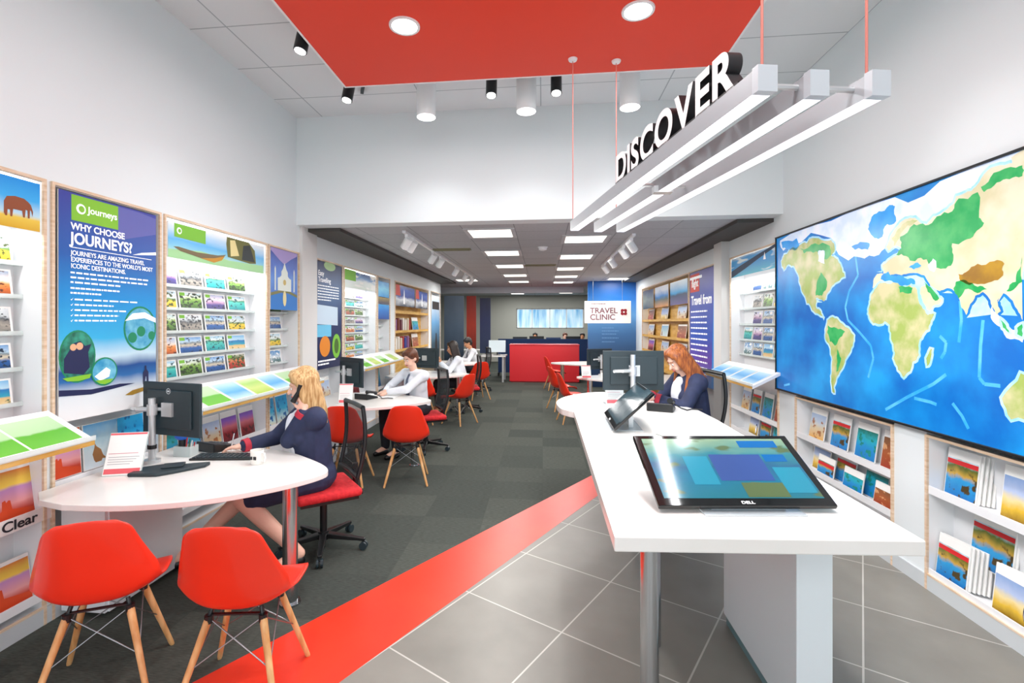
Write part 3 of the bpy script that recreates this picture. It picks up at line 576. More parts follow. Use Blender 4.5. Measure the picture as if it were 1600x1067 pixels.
# tall poster
pm = pic([(0, '#f2f4f4'), (.1, '#dfe8ec'), (.17, '#2a6cac'), (.215, '#1a4f94'), (.27, '#c8e4f2'), (.36, '#3ab4e6'), (.55, '#1a90d8'), (.72, '#1c5cae'), (1, '#3a3f9c')], .07, 2, vary=False)
leafg = M('print_leaf_green', '#3c9a34', .5); ringg = M('print_ring_green', '#178a5e', .5); skyb = noisy('print_forest', '#17604e', '#37a088', 18, .5)
def tall(b):
    W_, H_ = .70, 1.32
    b.art([(.075, 1.165), (.39, 1.165), (.39, 1.315), (.075, 1.315)], 2, 2)
    b.disc(.135, 1.24, .030, 3, 3); b.disc(.138, 1.24, .019, 4, 2)
    b.art([(.39, 1.10), (.70, 1.19), (.70, 1.30), (.55, 1.315), (.39, 1.315)], 1.5, 8)
    b.art([(.5, 1.02), (.70, 1.045), (.70, 1.065), (.58, 1.045)], 2, 3)
    b.art([(.07, 1.005), (.66, 1.005), (.66, 1.009), (.07, 1.009)], 2, 3)
    lines(b, .07, .855, 3, .56, .010, .028, 3, 3); lines(b, .07, .765, 2, .33, .010, .028, 3, 5)
    for i, l in enumerate((.45, .26, .36, .30, .28)):
        z = .700 - i * .031; lines(b, .095, z, 1, l / .6, .009, .03, 3, 10 + i)
        b.art([(.07, z + .004), (.076, z - .003), (.088, z + .014), (.077, z + .004)], 2, 3)
    b.disc(.115, .37, .115, 2, 4, rz=.155); b.disc(.115, .37, .106, 3, 6, rz=.145)
    b.art([(.03, .28), (.03, .36), (.07, .42), (.09, .45), (.13, .46), (.16, .43), (.2, .44), (.18, .39), (.19, .3), (.15, .26)], 4, 9); b.disc(.085, .425, .02, 5, 5); b.disc(.125, .43, .022, 5, 5)
    b.art([(.02, .25), (.2, .26), (.19, .235), (.12, .225), (.05, .23)], 5, 2)
    b.disc(.565, .53, .135, 2, 4, rz=.15); b.art([(min(.565 + .122 * math.cos(q * PI / 16), .698), .53 + .137 * math.sin(q * PI / 16)) for q in range(32)], 3, 7)
    b.art([(.44, .58), (.5, .63), (.6, .64), (.695, .60), (.695, .57), (.6, .6), (.5, .59)], 4, 3); b.disc(.5, .47, .035, 4, 4); b.disc(.57, .51, .035, 4, 4); b.disc(.66, .48, .03, 4, 4)
    b.disc(.29, .265, .092, 6, 4, rz=.088); b.disc(.29, .265, .083, 7, 7, rz=.079); b.art([(.22, .24), (.3, .29), (.33, .27), (.32, .23), (.26, .21)], 8, 3); b.art([(.225, .215), (.35, .215), (.33, .195), (.29, .185), (.25, .195)], 9, 2)
    b.art([(0, .15), (.2, .135), (.42, .155), (.52, .165), (.4, .175), (.2, .165), (0, .185)], 4, 9)
    b.art([(.44, .095), (.5, .12), (.6, .13), (.695, .14), (.695, .115), (.6, .105), (.5, .088)], 5, 10)
    b.art([(.585, .15), (.585, .23), (.60, .25), (.60, .275), (.612, .275), (.615, .25), (.63, .23), (.632, .15), (.618, .15), (.615, .2), (.605, .2), (.6, .15)], 6, 9)
tp = poster('tall_poster', -1, XL + .004, 2.478, 1.085, .70, 1.325, [pm, cardw, M('print_lime', '#84c432', .5), wprint, ringg, M('print_skin', '#e8b48c', .5), skyb, noisy('print_bay_blue', '#2c94c4', '#7ac8e0', 14, .5), M('print_violet', '#6468b0', .5), M('print_navy', '#1c2350', .5), M('print_ochre', '#a8842c', .5)],
            'tall blue poster headed WHY CHOOSE JOURNEYS with round photo insets', tall)
text('lettering', 'Journeys', .058, wprint, tp, (.178, -.003, 1.225), bold=.0008)
text('lettering', 'WHY CHOOSE', .056, wprint, tp, (.07, -.003, 1.112), bold=.0012, sx=.98)
text('lettering', 'JOURNEYS?', .092, wprint, tp, (.068, -.003, 1.030), bold=.0022, sx=.92)
for i, s_ in enumerate(('JOURNEYS ARE AMAZING TRAVEL', "EXPERIENCES TO THE WORLD'S MOST", 'ICONIC DESTINATIONS.')): text('lettering', s_, .039, wprint, tp, (.07, -.003, .962 - i * .038), bold=.0004, sx=.88)
# boat header
def boat(b):
    b.art([(.0, .0), (1.22, .0), (1.22, .075), (.7, .06), (.35, .09), (0, .06)], 2, 2)
    b.art([(.06, .16), (.40, .155), (.40, .26), (.06, .26)], 3, 3); b.disc(.11, .21, .025, 4, 4); b.disc(.112, .21, .015, 5, 3)
    b.art([(.05, .085), (.12, .06), (.35, .035), (.50, .035), (.60, .07), (.66, .105), (.55, .085), (.3, .075), (.1, .09)], 4, 5); b.art([(.34, .035), (.5, .018), (.6, .05), (.64, .09), (.5, .055)], 5, 6)
    b.art([(.68, .09), (.66, .2), (.67, .265), (.98, .265), (1.08, .2), (1.1, .08), (1.0, .07)], 3, 7); b.art([(.72, .1), (.71, .24), (.78, .25), (.84, .12)], 4, 8); b.art([(.88, .09), (.9, .22), (1.0, .24), (1.08, .09)], 4, 9)
poster('header_picture', -1, XL + .004, 3.29, 2.135, 1.235, .265, [pic([(0, '#d8ecd0'), (.3, '#8ad0e4'), (.5, '#5ab4ec'), (1, '#f2f8fa')], .3, 3, vary=False), cardw, M('print_shallow', '#a8dca0', .5), greenp, wprint, M('print_hull', '#7a6a4c', .5), M('print_amber', '#c8902c', .5), M('print_olive', '#6a6a34', .5), M('print_cream', '#e8d898', .5), M('print_shade', '#2c3436', .5)],
       'header picture of a wooden boat by a rock under a green tag', boat, 'picture')
# palace poster
def palace(b):
    b.art([(0, .0), (.53, 0), (.53, .17), (0, .17)], 2, 2)
    b.art([(0, .17), (.2, .21), (.34, .21), (.53, .17), (.53, .14), (.34, .18), (.2, .18), (0, .14)], 3, 3)
    b.art([(.13, .2), (.13, .33), (.17, .34), (.2, .36), (.2, .40), (.23, .43), (.25, .47), (.265, .50), (.28, .47), (.30, .43), (.33, .40), (.33, .36), (.36, .34), (.40, .33), (.40, .2)], 4, 4)
    for x in (.07, .45): b.art([(x, .2), (x, .42), (x + .012, .45), (x + .024, .42), (x + .024, .2)], 4, 4)
    b.disc(.265, .12, .035, 5, 5, rz=.08); b.disc(.265, .29, .03, 5, 6)
    b.art([(.0, .60), (.16, .52), (.26, .48), (.4, .55), (.53, .60), (.53, .63), (0, .63)], 3, 7)
poster('palace_poster', -1, XL + .004, 4.645, 1.79, .535, .63, [pic([(0, '#2a5ab0'), (.5, '#4a86d8'), (.7, '#2f5fc0'), (1, '#2a3f9c')], .4, 5, vary=False), cardw, M('print_pool', '#2478c8', .5), M('print_hedge', '#7a7a4a', .5), M('print_marble', '#dfe8e0', .5), M('print_gold', '#e4d8a0', .5), M('print_arch', '#c8b46a', .5), M('print_lilac', '#a898d0', .5)],
       'blue poster of a domed palace reflected in a long pool', palace)
# dark blue poster by the pilaster
def darkp(b):
    b.disc(.38, 1.30, .17, 2, 2, rz=.06); b.art([(.02, .56), (.62, .54), (.62, .78), (.02, .80)], 2, 3); b.art([(.02, .40), (.42, .40), (.42, .55), (.02, .55)], 2, 4)
    lines(b, .04, 1.03, 6, .62, .012, .035, 5, 9, 3); b.disc(.24, .28, .15, 3, 6, rz=.13); b.disc(.58, .27, .13, 4, 7, rz=.16); b.disc(.58, .27, .07, 5, 8, rz=.1); lines(b, .05, .09, 2, .5, .02, .04, 5, 12, 3)
dp = poster('tall_poster', -1, XL + .004, 5.64, 1.08, .76, 1.33, [pic([(0, '#14204c'), (.4, '#1c2f60'), (.7, '#3a5f8c'), (1, '#1f2f5a')], .2, 3, vary=False), cardw, M('print_mint', '#b4d8a0', .5), M('print_pale', '#c4d8e8', .5), M('print_aqua', '#6ac0e4', .5), wprint, M('print_tiger', '#e0861c', .5), greenp, M('print_moss', '#466a20', .5)],
       'dark blue poster with orange and green rounds beside the pilaster', darkp)
text('lettering', 'Easy', .09, wprint, dp, (.05, -.003, 1.16)); text('lettering', 'Travelling', .09, wprint, dp, (.05, -.003, 1.08))
def greenhead(b): b.art([(.0, .1), (.4, .1), (.4, .25), (0, .25)], 2, 2)
poster('header_picture', -1, XL + .004, 6.50, 2.16, 1.24, .24, [pic([(0, '#d4e0d4'), (.4, '#e4ecec'), (.6, '#6a9cd0'), (1, '#2a4a8c')], .5, 3, '#f4f4f0', .56, 3, vary=False), cardw, greenp], 'small header picture with a green corner over the crowded bay', greenhead, 'picture')
poster('framed_picture', -1, XL + .004, 7.88, 2.10, .58, .26, [pic([(0, '#1a90d8'), (.5, '#7ad0f0'), (1, '#1a90dc')], .6, 3, vary=False), cardw], 'bright blue picture at the top of the narrow bay', None, 'picture')
poster('framed_picture', -1, XL + .004, 7.88, 1.98, .58, .11, [pic([(0, '#2a2f5a'), (1, '#a08a4a')], .6, 5, vary=False), cardw], 'dark strip picture between two blue ones in the narrow bay', None, 'picture')
poster('framed_picture', -1, XL + .004, 7.88, 1.72, .58, .25, [pic([(0, '#1a4aa0'), (.6, '#1f7ad0'), (1, '#3aa4e8')], .3, 3, vary=False), cardw], 'deep blue picture under the dark strip in the narrow bay', None, 'picture')
def redcorner(b): b.art([(0, .2), (.3, .2), (.25, .4), (0, .4)], 2, 2); b.art([(.5, .05), (.6, .05), (.57, .3), (.54, .34)], 2, 3)
wb = pic([(0, '#101c3c'), (.3, '#e8eef4'), (.45, '#1c3f9c'), (.8, '#2c5cc4'), (1, '#1a2f80')], .4, 4, vary=False)
poster('header_picture', -1, XL + .004, 8.86, 1.98, 1.35, .40, [wb, cardw, M('print_scarlet', '#d8402c', .5), wprint], 'blue city picture with a red corner, left above the wooden shelves', redcorner, 'picture')
poster('header_picture', -1, XL + .004, 10.3, 1.98, 1.05, .38, [wb, cardw, M('print_scarlet'), wprint], 'blue city picture with a red corner, right above the wooden shelves', redcorner, 'picture')
def eposter(b): b.art([(.1, 1.4), (.9, 1.4), (.9, 1.6), (.1, 1.6)], 2, 2); b.art([(.4, .2), (.7, .2), (.6, .8), (.5, .8)], 2, 3)
poster('tall_poster', -1, XL + .004, 11.78, .6, .98, 1.75, [pic([(0, '#24384c'), (.3, '#3a5a6a'), (.6, '#6aa8d8'), (1, '#e4ecf0')], .2, 3, vary=False), cardw, M('print_dark', '#2c2420', .5), M('print_dark')], 'narrow blue grey poster at the far end of the left wall', eposter)
# books on the honey wood shelves of the left wall
bk = [('#8a5a8c', 'mauve'), ('#f0ece4', 'white'), ('#b02c24', 'red'), ('#7a3a30', 'brown'), ('#e6e2da', 'cream'), ('#3a4a9c', 'blue'), ('#6a2c3c', 'maroon'), ('#d8c8b0', 'beige')]
def book(x, y, z, wd, ht, dp, c, label, group, side=-1, lean=0):
    b = B(); b.box(0, wd, 0, dp, 0, ht, 0); b.box(.004, wd - .004, .004, dp + .001, .004, ht + .0015, 1)
    o = b.build('book', [M('book_' + c[1], c[0], .5), cardw], loc=(x, y, z)); o.rotation_euler = (0, rad(lean), PI / 2 if side < 0 else -PI / 2); return tag(o, label, 'book', group)
for r, z in enumerate((1.48, 1.12)):
    for i in range(7):
        c = bk[(i * 3 + r) % 8]; book(-2.74, 8.95 + i * .16, z + .002, .06 + .02 * (i % 3), .24 + .03 * (i % 2), .1, c, '%s book, %s from left on the %s honey wood shelf' % (c[1], nth[i], ['upper', 'lower'][r]), 'books on the honey wood shelves')
for r, z in enumerate((1.48, 1.12)):
    put_bro(-1, -2.80, 10.4, z + .002, [5, 7][r], .5, .30, 'wide %s brochure on the %s honey wood shelf' % (['turquoise', 'brown'][r], ['upper', 'lower'][r]), 'brochures on the honey wood shelves', top=.08)

# right bays ----------------------------------------------------------
unit(1, *RB[0], led=4, label='leaflet bay at the right between pilaster and map screen', ztop=2.48, rails=(2.02, 1.82, 1.63, 1.44, 1.26), lows=(.60, .34), inner=.17)
unit(1, *RB[1], 'low brochure bay under the middle of the map screen', ztop=.96, lows=(.60, .33), inner=.15)
unit(1, *RB[2], 'low brochure bay under the right part of the map screen', ztop=.96, lows=(.61, .10), inner=.15)
unit(1, *RB[3], 'bay holding the tall blue poster behind the red haired woman', ztop=2.48, inner=.15)
unit(1, *RB[4], 'honey wood backed brochure bay at the far right', ztop=2.48, bm=wood, lowm=wood, lows=(1.70, 1.36, 1.02, .7), inner=.15)
slope(1, 5.15, 6.56, 'sloped leaflet shelf beside the map screen')
for i, y in enumerate((6.53, 6.18, 5.84, 5.5)): on_slope(1, y, .3, .22, bm_, 'pale blue leaflet on the sloped shelf by the map, %s from left' % nth[i], 'leaflets on the sloped shelf by the map')
for r, z in enumerate((2.02, 1.82, 1.63, 1.44, 1.26)):
    for c in range(4):
        if r < 3 and c == 0: continue
        k = [[0, 8, 7, 5], [0, 2, 1, 3], [0, 4, 8, 2], [5, 4, 8, 4], [7, 8, 0, 5]][r][c]
        put_leaf(1, 2.49, 6.44 - c * .27 - .0, z + .002, k, .25, .165, 'landscape leaflet with %s, %s row, %s place, map side bay' % (PI_[k][0], rowname[r], nth[c]), 'leaflets in the map side bay')
def rheader(b): b.art([(.0, .08), (.3, .13), (.8, .2), (1.2, .25), (1.2, .22), (.8, .15), (.4, .07), (0, .0)], 2, 2); b.art([(.9, .12), (.93, .2), (.96, .12)], 3, 3)
poster('header_picture', 1, XR - .004, 6.50, 2.22, 1.22, .235, [pic([(0, '#38c0dc'), (.4, '#1a9ce0'), (.8, '#2aa4e8'), (1, '#e4f2f8')], .35, 3, '#e8f6fa', .62, 3, vary=False), cardw, M('print_jetty', '#1a3a5c', .5), wprint], 'turquoise sea header picture above the map side leaflets', rheader, 'picture')
for i, k in enumerate((8, 4, 5, 7)): put_bro(1, 2.46, 6.42 - i * .29, .605, k, .22, .27, 'brochure with %s, upper shelf left of the map screen' % BROK[k][0], 'brochures left of the map screen')
for i, k in enumerate((6, 4, 5)): put_bro(1, 2.46, 6.2 - i * .3, .345, k, .24, .24, 'brochure with %s, lower shelf left of the map screen' % BROK[k][0], 'brochures left of the map screen')
for i, (k, y) in enumerate(((8, 4.86), (4, 4.52), (5, 4.19), (7, 3.89))): put_bro(1, 2.46, y, .605, k, .24, .27, 'brochure with %s, upper shelf under the map centre' % BROK[k][0], 'brochures under the map centre')
for i, (k, y) in enumerate(((6, 4.80), (4, 4.45), (5, 4.08))): put_bro(1, 2.46, y, .335, k, .25, .24, 'brochure with %s, lower shelf under the map centre' % BROK[k][0], 'brochures under the map centre')
for i, (k, y) in enumerate(((4, 4.62), (5, 4.25), (7, 3.88))): put_bro(1, 2.405, y, .335, k, .24, .17, 'short front pocket brochure with %s under the map centre' % BROK[k][0], 'brochures under the map centre')
def stack(k, y, z, lab, n=5, wd=.22, ht=.28, x=2.45):
    t = thing('brochure_stack', lab, 'brochure stack', (x, y, z), -PI / 2, 'brochure stacks under the map right')
    b = bro_mesh(k, wd, ht, .055); o = b.build('front_brochure', bmats(k), t, loc=(0, 0, 0)); o.rotation_euler = (rad(-6), 0, 0)
    for i in range(n):
        b = B(); b.box(0, wd, 0, .006, 0, ht - .004 * i); o = b.build('brochure_copy', cardw, t); o.location = (.012 * (i + 1), .010 * (i + 1), 0); o.rotation_euler = (rad(-6), 0, rad(1.5 * i))
stack(4, 3.30, .615, 'stack of red banded coast brochures, upper shelf below the map'); stack(6, 2.93, .615, 'stack of golden penguin brochures, upper shelf below the map'); stack(8, 2.5, .615, 'stack of pale tower brochures at the frame edge, upper shelf')
stack(4, 3.17, .26, 'rear stack of red banded brochures on the lower shelf', 4, .26, .30, 2.49); stack(4, 3.31, .115, 'front stack of red banded brochures on the lower shelf', 5, .22, .25, 2.41)
stack(6, 2.75, .26, 'rear stack of golden penguin brochures on the lower shelf', 4, .26, .30, 2.49); stack(6, 2.93, .115, 'front stack of golden penguin brochures on the lower shelf', 5, .24, .25, 2.41)
# blue tall poster right
def rblue(b):
    b.art([(.02, 1.42), (.48, 1.42), (.48, 1.7), (.02, 1.7)], 2, 2); b.art([(0, 1.62), (.6, 1.62), (.6, 1.66), (0, 1.66)], 3, 3); b.art([(1.02, .02), (1.32, .02), (1.32, 1.25), (1.1, 1.25)], 2, 5)
    for i in range(12): lines(b, .06, 1.1 - i * .085, 1, 1.3, .022, .05, 3, 30 + i, 3)
rp = poster('tall_poster', 1, XR - .004, 8.26, .72, 1.34, 1.73, [pic([(0, '#3a78c8'), (.2, '#5a3aa0'), (.4, '#2f58b8'), (.8, '#2f3fa0'), (1, '#3a3494')], .15, 2, vary=False), cardw, M('print_scarlet'), wprint, wprint, M('print_azure', '#1a86d8', .5)], 'tall blue poster with a red square logo and white text lines', rblue)
text('lettering', 'flight', .17, wprint, rp, (.1, -.003, 1.5), bold=.003); text('lettering', 'Travel from', .2, wprint, rp, (.08, -.003, 1.22), bold=.004)
# wood bay on the right
for c in range(3):
    hp = [pic([(0, '#2a2c24'), (.5, '#8a8a6a'), (1, '#4a3a2c')], .5, 4, vary=False), pic([(0, '#d88a1c'), (.35, '#4a5a2c'), (.5, '#4a8ac8'), (.8, '#e8f0f4'), (1, '#f4f6f6')], .3, 3, vary=False), pic([(0, '#4a3a7c'), (.4, '#2c3448'), (.5, '#16a0d8'), (1, '#e8f4f8')], .2, 3, vary=False)][c]
    poster('header_picture', 1, XR - .004, 12.0 - c * 1.25, 1.98, 1.1, .42, [hp, cardw], ['dark olive picture at the far left of the wooden bay', 'orange and blue picture in the middle of the wooden bay', 'turquoise and violet picture at the right of the wooden bay'][c], None, 'picture')
    for r, z in enumerate((1.70, 1.36, 1.02)):
        k = [[7, 8, 3], [6, 1, 8], [8, 7, 6]][c][r]; put_bro(1, 2.45, 11.85 - c * 1.25, z + .002, k, .55, .27, 'brochure with %s, %s shelf, %s column, wooden bay' % (BROK[k][0], ['upper', 'middle', 'lower'][r], ['left', 'middle', 'right'][c]), 'brochures in the right wooden bay', top=.03)

# ---- world map screen ------------------------------------------------
def pxy(u, v, x=2.35):
    a = (u - 763) / 765; e = -(v - 505) / 765; c_, s_ = math.cos(YAW), math.sin(YAW)
    rx = a * c_ - s_; ry = a * s_ + c_; t_ = x / rx; return (5.24 - ry * t_, 1.65 + e * t_ - .985)    # local X (left to right), local Z
MW, MH = 2.72, 1.53
t = thing('wall_screen', 'huge black edged wall screen showing a blue and green world map', 'screen', (XR - .035, 5.24, .985), -PI / 2)
b = B(); b.box(0, MW, -.0, .03, 0, MH); b.build('back_case', black, t)
b = B()
for a in ((0, MW, 0, .014), (0, MW, MH - .014, MH), (0, .012, 0, MH), (MW - .012, MW, 0, MH)): b.box(a[0], a[1], -.012, 0, a[2], a[3])
b.build('bezel', black, t, bevel=.002)
def scr(name, c1, c2, scale=4, em=.55, lo=.4, hi=.62, det=6): 
    m = noisy(name, c1, c2, scale, .25, detail=det, lo=lo, hi=hi); N, L, p = nodes(m); r = [n for n in N if n.type == 'VALTORGB'][0]; L.new(r.outputs[0], p.inputs['Emission Color']); p.inputs['Emission Strength'].default_value = em; return m
sea = scr('map_sea', '#0864b8', '#1896dc', 2.2, .35, .38, .68, 8); land = scr('map_land', '#9cb05c', '#ccc69a', 6, .3); grn = scr('map_green', '#12944c', '#3aa45a', 9, .45); ice = scr('map_ice', '#c4d4ec', '#dfe6f2', 5, .45); shelf = scr('map_shelf', '#8cc8e8', '#b8dcf0', 9, .4); brown = scr('map_brown', '#8a6420', '#a8801c', 7, .4); tan = scr('map_tan', '#dad4ba', '#cac49e', 5, .3); ridge = scr('map_ridge', '#2c9ce0', '#5cb8e8', 7, .4); deep = scr('map_blue_bay', '#1a86d4', '#2c9ae0', 5, .45)
mapmats = [sea, land, grn, ice, shelf, brown, tan, ridge, deep]
b = B(); b.art([(.012, .014), (MW - .012, .014), (MW - .012, MH - .014), (.012, MH - .014)], 1, 0)
def clampm(p): return (min(max(p[0], .013), MW - .013), min(max(p[1], .015), MH - .015))
def area_s(p): return sum(p[i][0] * p[(i + 1) % len(p)][1] - p[(i + 1) % len(p)][0] * p[i][1] for i in range(len(p))) / 2
from mathutils.geometry import tessellate_polygon
def mapart(pts, lay, mi):
    tr = tessellate_polygon([[Vector((x, z, 0)) for x, z in pts]])
    n0 = len(b.v); b.v += [(x, -.0006 * lay, z) for x, z in pts]
    for a_ in tr: b.f.append([n0 + i for i in a_]); b.m.append(mi)
def rough(pts, amp, sd=0, it=2):
    rr = random.Random(sd + 5)
    for q in range(it):
        o = []
        for i in range(len(pts)):
            p, n = Vector(pts[i]), Vector(pts[(i + 1) % len(pts)]); d = n - p; o.append(tuple(p))
            if d.length > .02:
                nn = Vector((-d.y, d.x)); o.append(tuple(p + d * .5 + nn * rr.uniform(-amp, amp)))
        pts = o
    return pts
def poly(px, lay, mi, halo=True, amp=.18, sd=1, local=False):
    pts = px if local else [pxy(*p) for p in px]
    pts = rough(pts, amp, sd + len(px))
    if halo:
        sg = 1 if area_s(pts) > 0 else -1; hp = []
        n = len(pts)
        for i in range(n):
            d = (Vector(pts[(i + 1) % n]) - Vector(pts[i - 1])).normalized(); hp.append(clampm((pts[i][0] + d.y * .016 * sg, pts[i][1] - d.x * .016 * sg)))
        mapart(hp, lay - .5, 4)
    mapart([clampm(p) for p in pts], lay, mi)
# arctic / north shelf
poly([(1220, 376), (1300, 345), (1400, 308), (1500, 271), (1600, 235), (1600, 262), (1560, 282), (1530, 292), (1500, 330), (1460, 345), (1420, 360), (1390, 375), (1375, 398), (1345, 402), (1312, 398), (1300, 372), (1240, 385), (1225, 392)], 2, 3, False)
poly([(1362, 345), (1375, 330), (1392, 320), (1400, 322), (1402, 345), (1388, 350), (1380, 370), (1368, 372), (1358, 358)], 3, 8, False); poly([(1222, 378), (1246, 372), (1250, 384), (1236, 391), (1224, 388)], 3, 8, False); poly([(1332, 385), (1345, 378), (1360, 380), (1358, 390), (1338, 390)], 3, 8, False)
# americas
poly([(1222, 408), (1226, 398), (1245, 388), (1262, 380), (1280, 372), (1300, 375), (1306, 390), (1300, 400), (1312, 410), (1318, 425), (1322, 432), (1310, 440), (1302, 446), (1294, 458), (1290, 470), (1284, 468), (1276, 466), (1276, 478), (1282, 484), (1286, 492), (1290, 500), (1282, 492), (1270, 484), (1262, 474), (1254, 455), (1250, 440), (1244, 420), (1236, 414), (1226, 422)], 3, 1)
poly([(1252, 388), (1275, 380), (1298, 384), (1300, 398), (1290, 405), (1272, 395), (1258, 396)], 4, 2, False); poly([(1278, 440), (1284, 425), (1294, 440), (1286, 462), (1276, 462)], 4, 2, False); poly([(1280, 392), (1290, 392), (1290, 412), (1280, 408)], 5, 3, False)
poly([(1294, 500), (1302, 495), (1310, 498), (1320, 508), (1330, 516), (1336, 524), (1334, 540), (1326, 556), (1320, 570), (1313, 582), (1308, 592), (1304, 606), (1306, 614), (1302, 612), (1300, 596), (1301, 580), (1302, 562), (1299, 544), (1292, 532), (1291, 515)], 3, 1, amp=.1)
poly([(1295, 508), (1308, 512), (1322, 518), (1312, 530), (1306, 540), (1298, 534), (1294, 520)], 4, 2, False); poly([(1310, 545), (1316, 560), (1312, 575), (1308, 582), (1309, 560)], 4, 2, False)
# europe and asia
poly([(1365, 450), (1367, 435), (1372, 428), (1382, 428), (1380, 415), (1392, 405), (1405, 398), (1412, 388), (1400, 384), (1390, 392), (1386, 386), (1392, 370), (1402, 355), (1416, 342), (1432, 340), (1440, 348), (1450, 350), (1460, 338), (1480, 328), (1492, 318), (1496, 306), (1508, 302), (1520, 298), (1532, 285), (1550, 262), (1580, 255), (1600, 250), (1600, 500), (1594, 488), (1585, 470), (1570, 458), (1560, 470), (1566, 486), (1560, 492), (1552, 478), (1545, 462), (1538, 456), (1526, 462), (1518, 475), (1512, 492), (1504, 480), (1500, 462), (1490, 452), (1482, 450), (1470, 455), (1456, 448), (1452, 440), (1446, 430), (1430, 426), (1418, 428), (1410, 430), (1400, 428), (1390, 432), (1380, 440), (1372, 452)], 3, 6, amp=.1)
poly([(1402, 398), (1410, 388), (1408, 370), (1430, 350), (1448, 352), (1466, 338), (1490, 330), (1500, 310), (1530, 300), (1532, 340), (1540, 348), (1525, 365), (1510, 375), (1490, 380), (1492, 398), (1488, 415), (1472, 420), (1450, 405), (1432, 408), (1418, 400)], 4, 2, False)
poly([(1535, 292), (1555, 270), (1590, 262), (1600, 258), (1600, 275), (1580, 280), (1560, 285), (1540, 300)], 4, 2, False); poly([(1395, 372), (1405, 358), (1420, 345), (1436, 344), (1420, 352), (1408, 372), (1400, 385)], 4, 1, False)
poly([(1506, 440), (1500, 428), (1512, 425), (1530, 412), (1556, 408), (1572, 412), (1570, 430), (1552, 440), (1530, 444)], 5, 5, False)
poly([(1492, 450), (1496, 440), (1512, 438), (1530, 448), (1545, 452), (1530, 458), (1510, 452), (1500, 466)], 5, 2, False); poly([(1582, 455), (1600, 440), (1600, 400), (1596, 420), (1590, 440), (1575, 455)], 5, 2, False)
poly([(1378, 436), (1390, 424), (1400, 432), (1412, 430), (1430, 436), (1432, 444), (1420, 446), (1405, 442), (1392, 438)], 5, 8, False); poly([(1422, 418), (1436, 410), (1442, 415), (1430, 421)], 5, 8, False); poly([(1452, 415), (1460, 404), (1465, 408), (1462, 425), (1455, 422)], 5, 3, False)
# africa, arabia
poly([(1360, 478), (1362, 465), (1368, 452), (1380, 442), (1398, 440), (1415, 448), (1432, 448), (1436, 460), (1442, 478), (1452, 492), (1462, 490), (1456, 505), (1446, 520), (1438, 535), (1438, 555), (1428, 565), (1424, 580), (1414, 590), (1405, 578), (1398, 560), (1398, 542), (1394, 525), (1392, 508), (1384, 502), (1372, 506), (1362, 500), (1358, 490)], 4, 1)
poly([(1440, 452), (1448, 445), (1458, 452), (1466, 460), (1474, 468), (1468, 476), (1454, 486), (1448, 478), (1442, 465)], 5, 6); poly([(1406, 448), (1428, 450), (1426, 458), (1408, 457)], 5, 2, False); poly([(1446, 440), (1456, 448), (1470, 466), (1464, 470), (1452, 456)], 6, 2, False)
poly([(1449, 560), (1456, 545), (1459, 545), (1456, 562), (1450, 572)], 4, 1)
# islands and ridges
poly([(1552, 478), (1562, 492), (1580, 512), (1600, 522), (1600, 535), (1575, 528), (1560, 508), (1550, 495)], 2.6, 3, False); poly([(1564, 498), (1572, 505), (1580, 520), (1570, 512)], 5, 2); poly([(1592, 512), (1600, 506), (1600, 526), (1592, 522)], 5, 2)
for pth in ([(1338, 400), (1342, 430), (1328, 455), (1322, 480), (1326, 500), (1345, 520), (1362, 540), (1366, 560), (1358, 590)], [(1470, 525), (1480, 535), (1478, 550), (1472, 560)], [(1502, 470), (1504, 500), (1500, 535)], [(1538, 500), (1534, 540), (1532, 590), (1540, 600), (1565, 603)], [(1385, 640), (1420, 620), (1460, 600), (1480, 585)], [(1490, 630), (1505, 650), (1515, 670)], [(1430, 622), (1455, 628), (1465, 632)], [(1235, 600), (1226, 602)]):
    pp = [Vector(pxy(*p)) for p in pth]
    for i in range(len(pp) - 1):
        d = (pp[i + 1] - pp[i]).normalized(); n_ = Vector((-d.y, d.x)) * .010; b.art([clampm(q) for q in (pp[i] + n_, pp[i] - n_, pp[i + 1] - n_, pp[i + 1] + n_)], 1.5, 7)
# far east, beyond the edge of the photograph
poly([(2.40, .75), (2.45, .9), (2.6, 1.0), (2.62, 1.3), (2.7, 1.4), (2.7, 1.5), (2.5, 1.5), (2.5, .9)], 2.8, 6, False, local=True); poly([(2.45, .28), (2.55, .42), (2.68, .36), (2.66, .2), (2.5, .18)], 4, 1, True, local=True)
o = b.build('map_picture', mapmats, t)

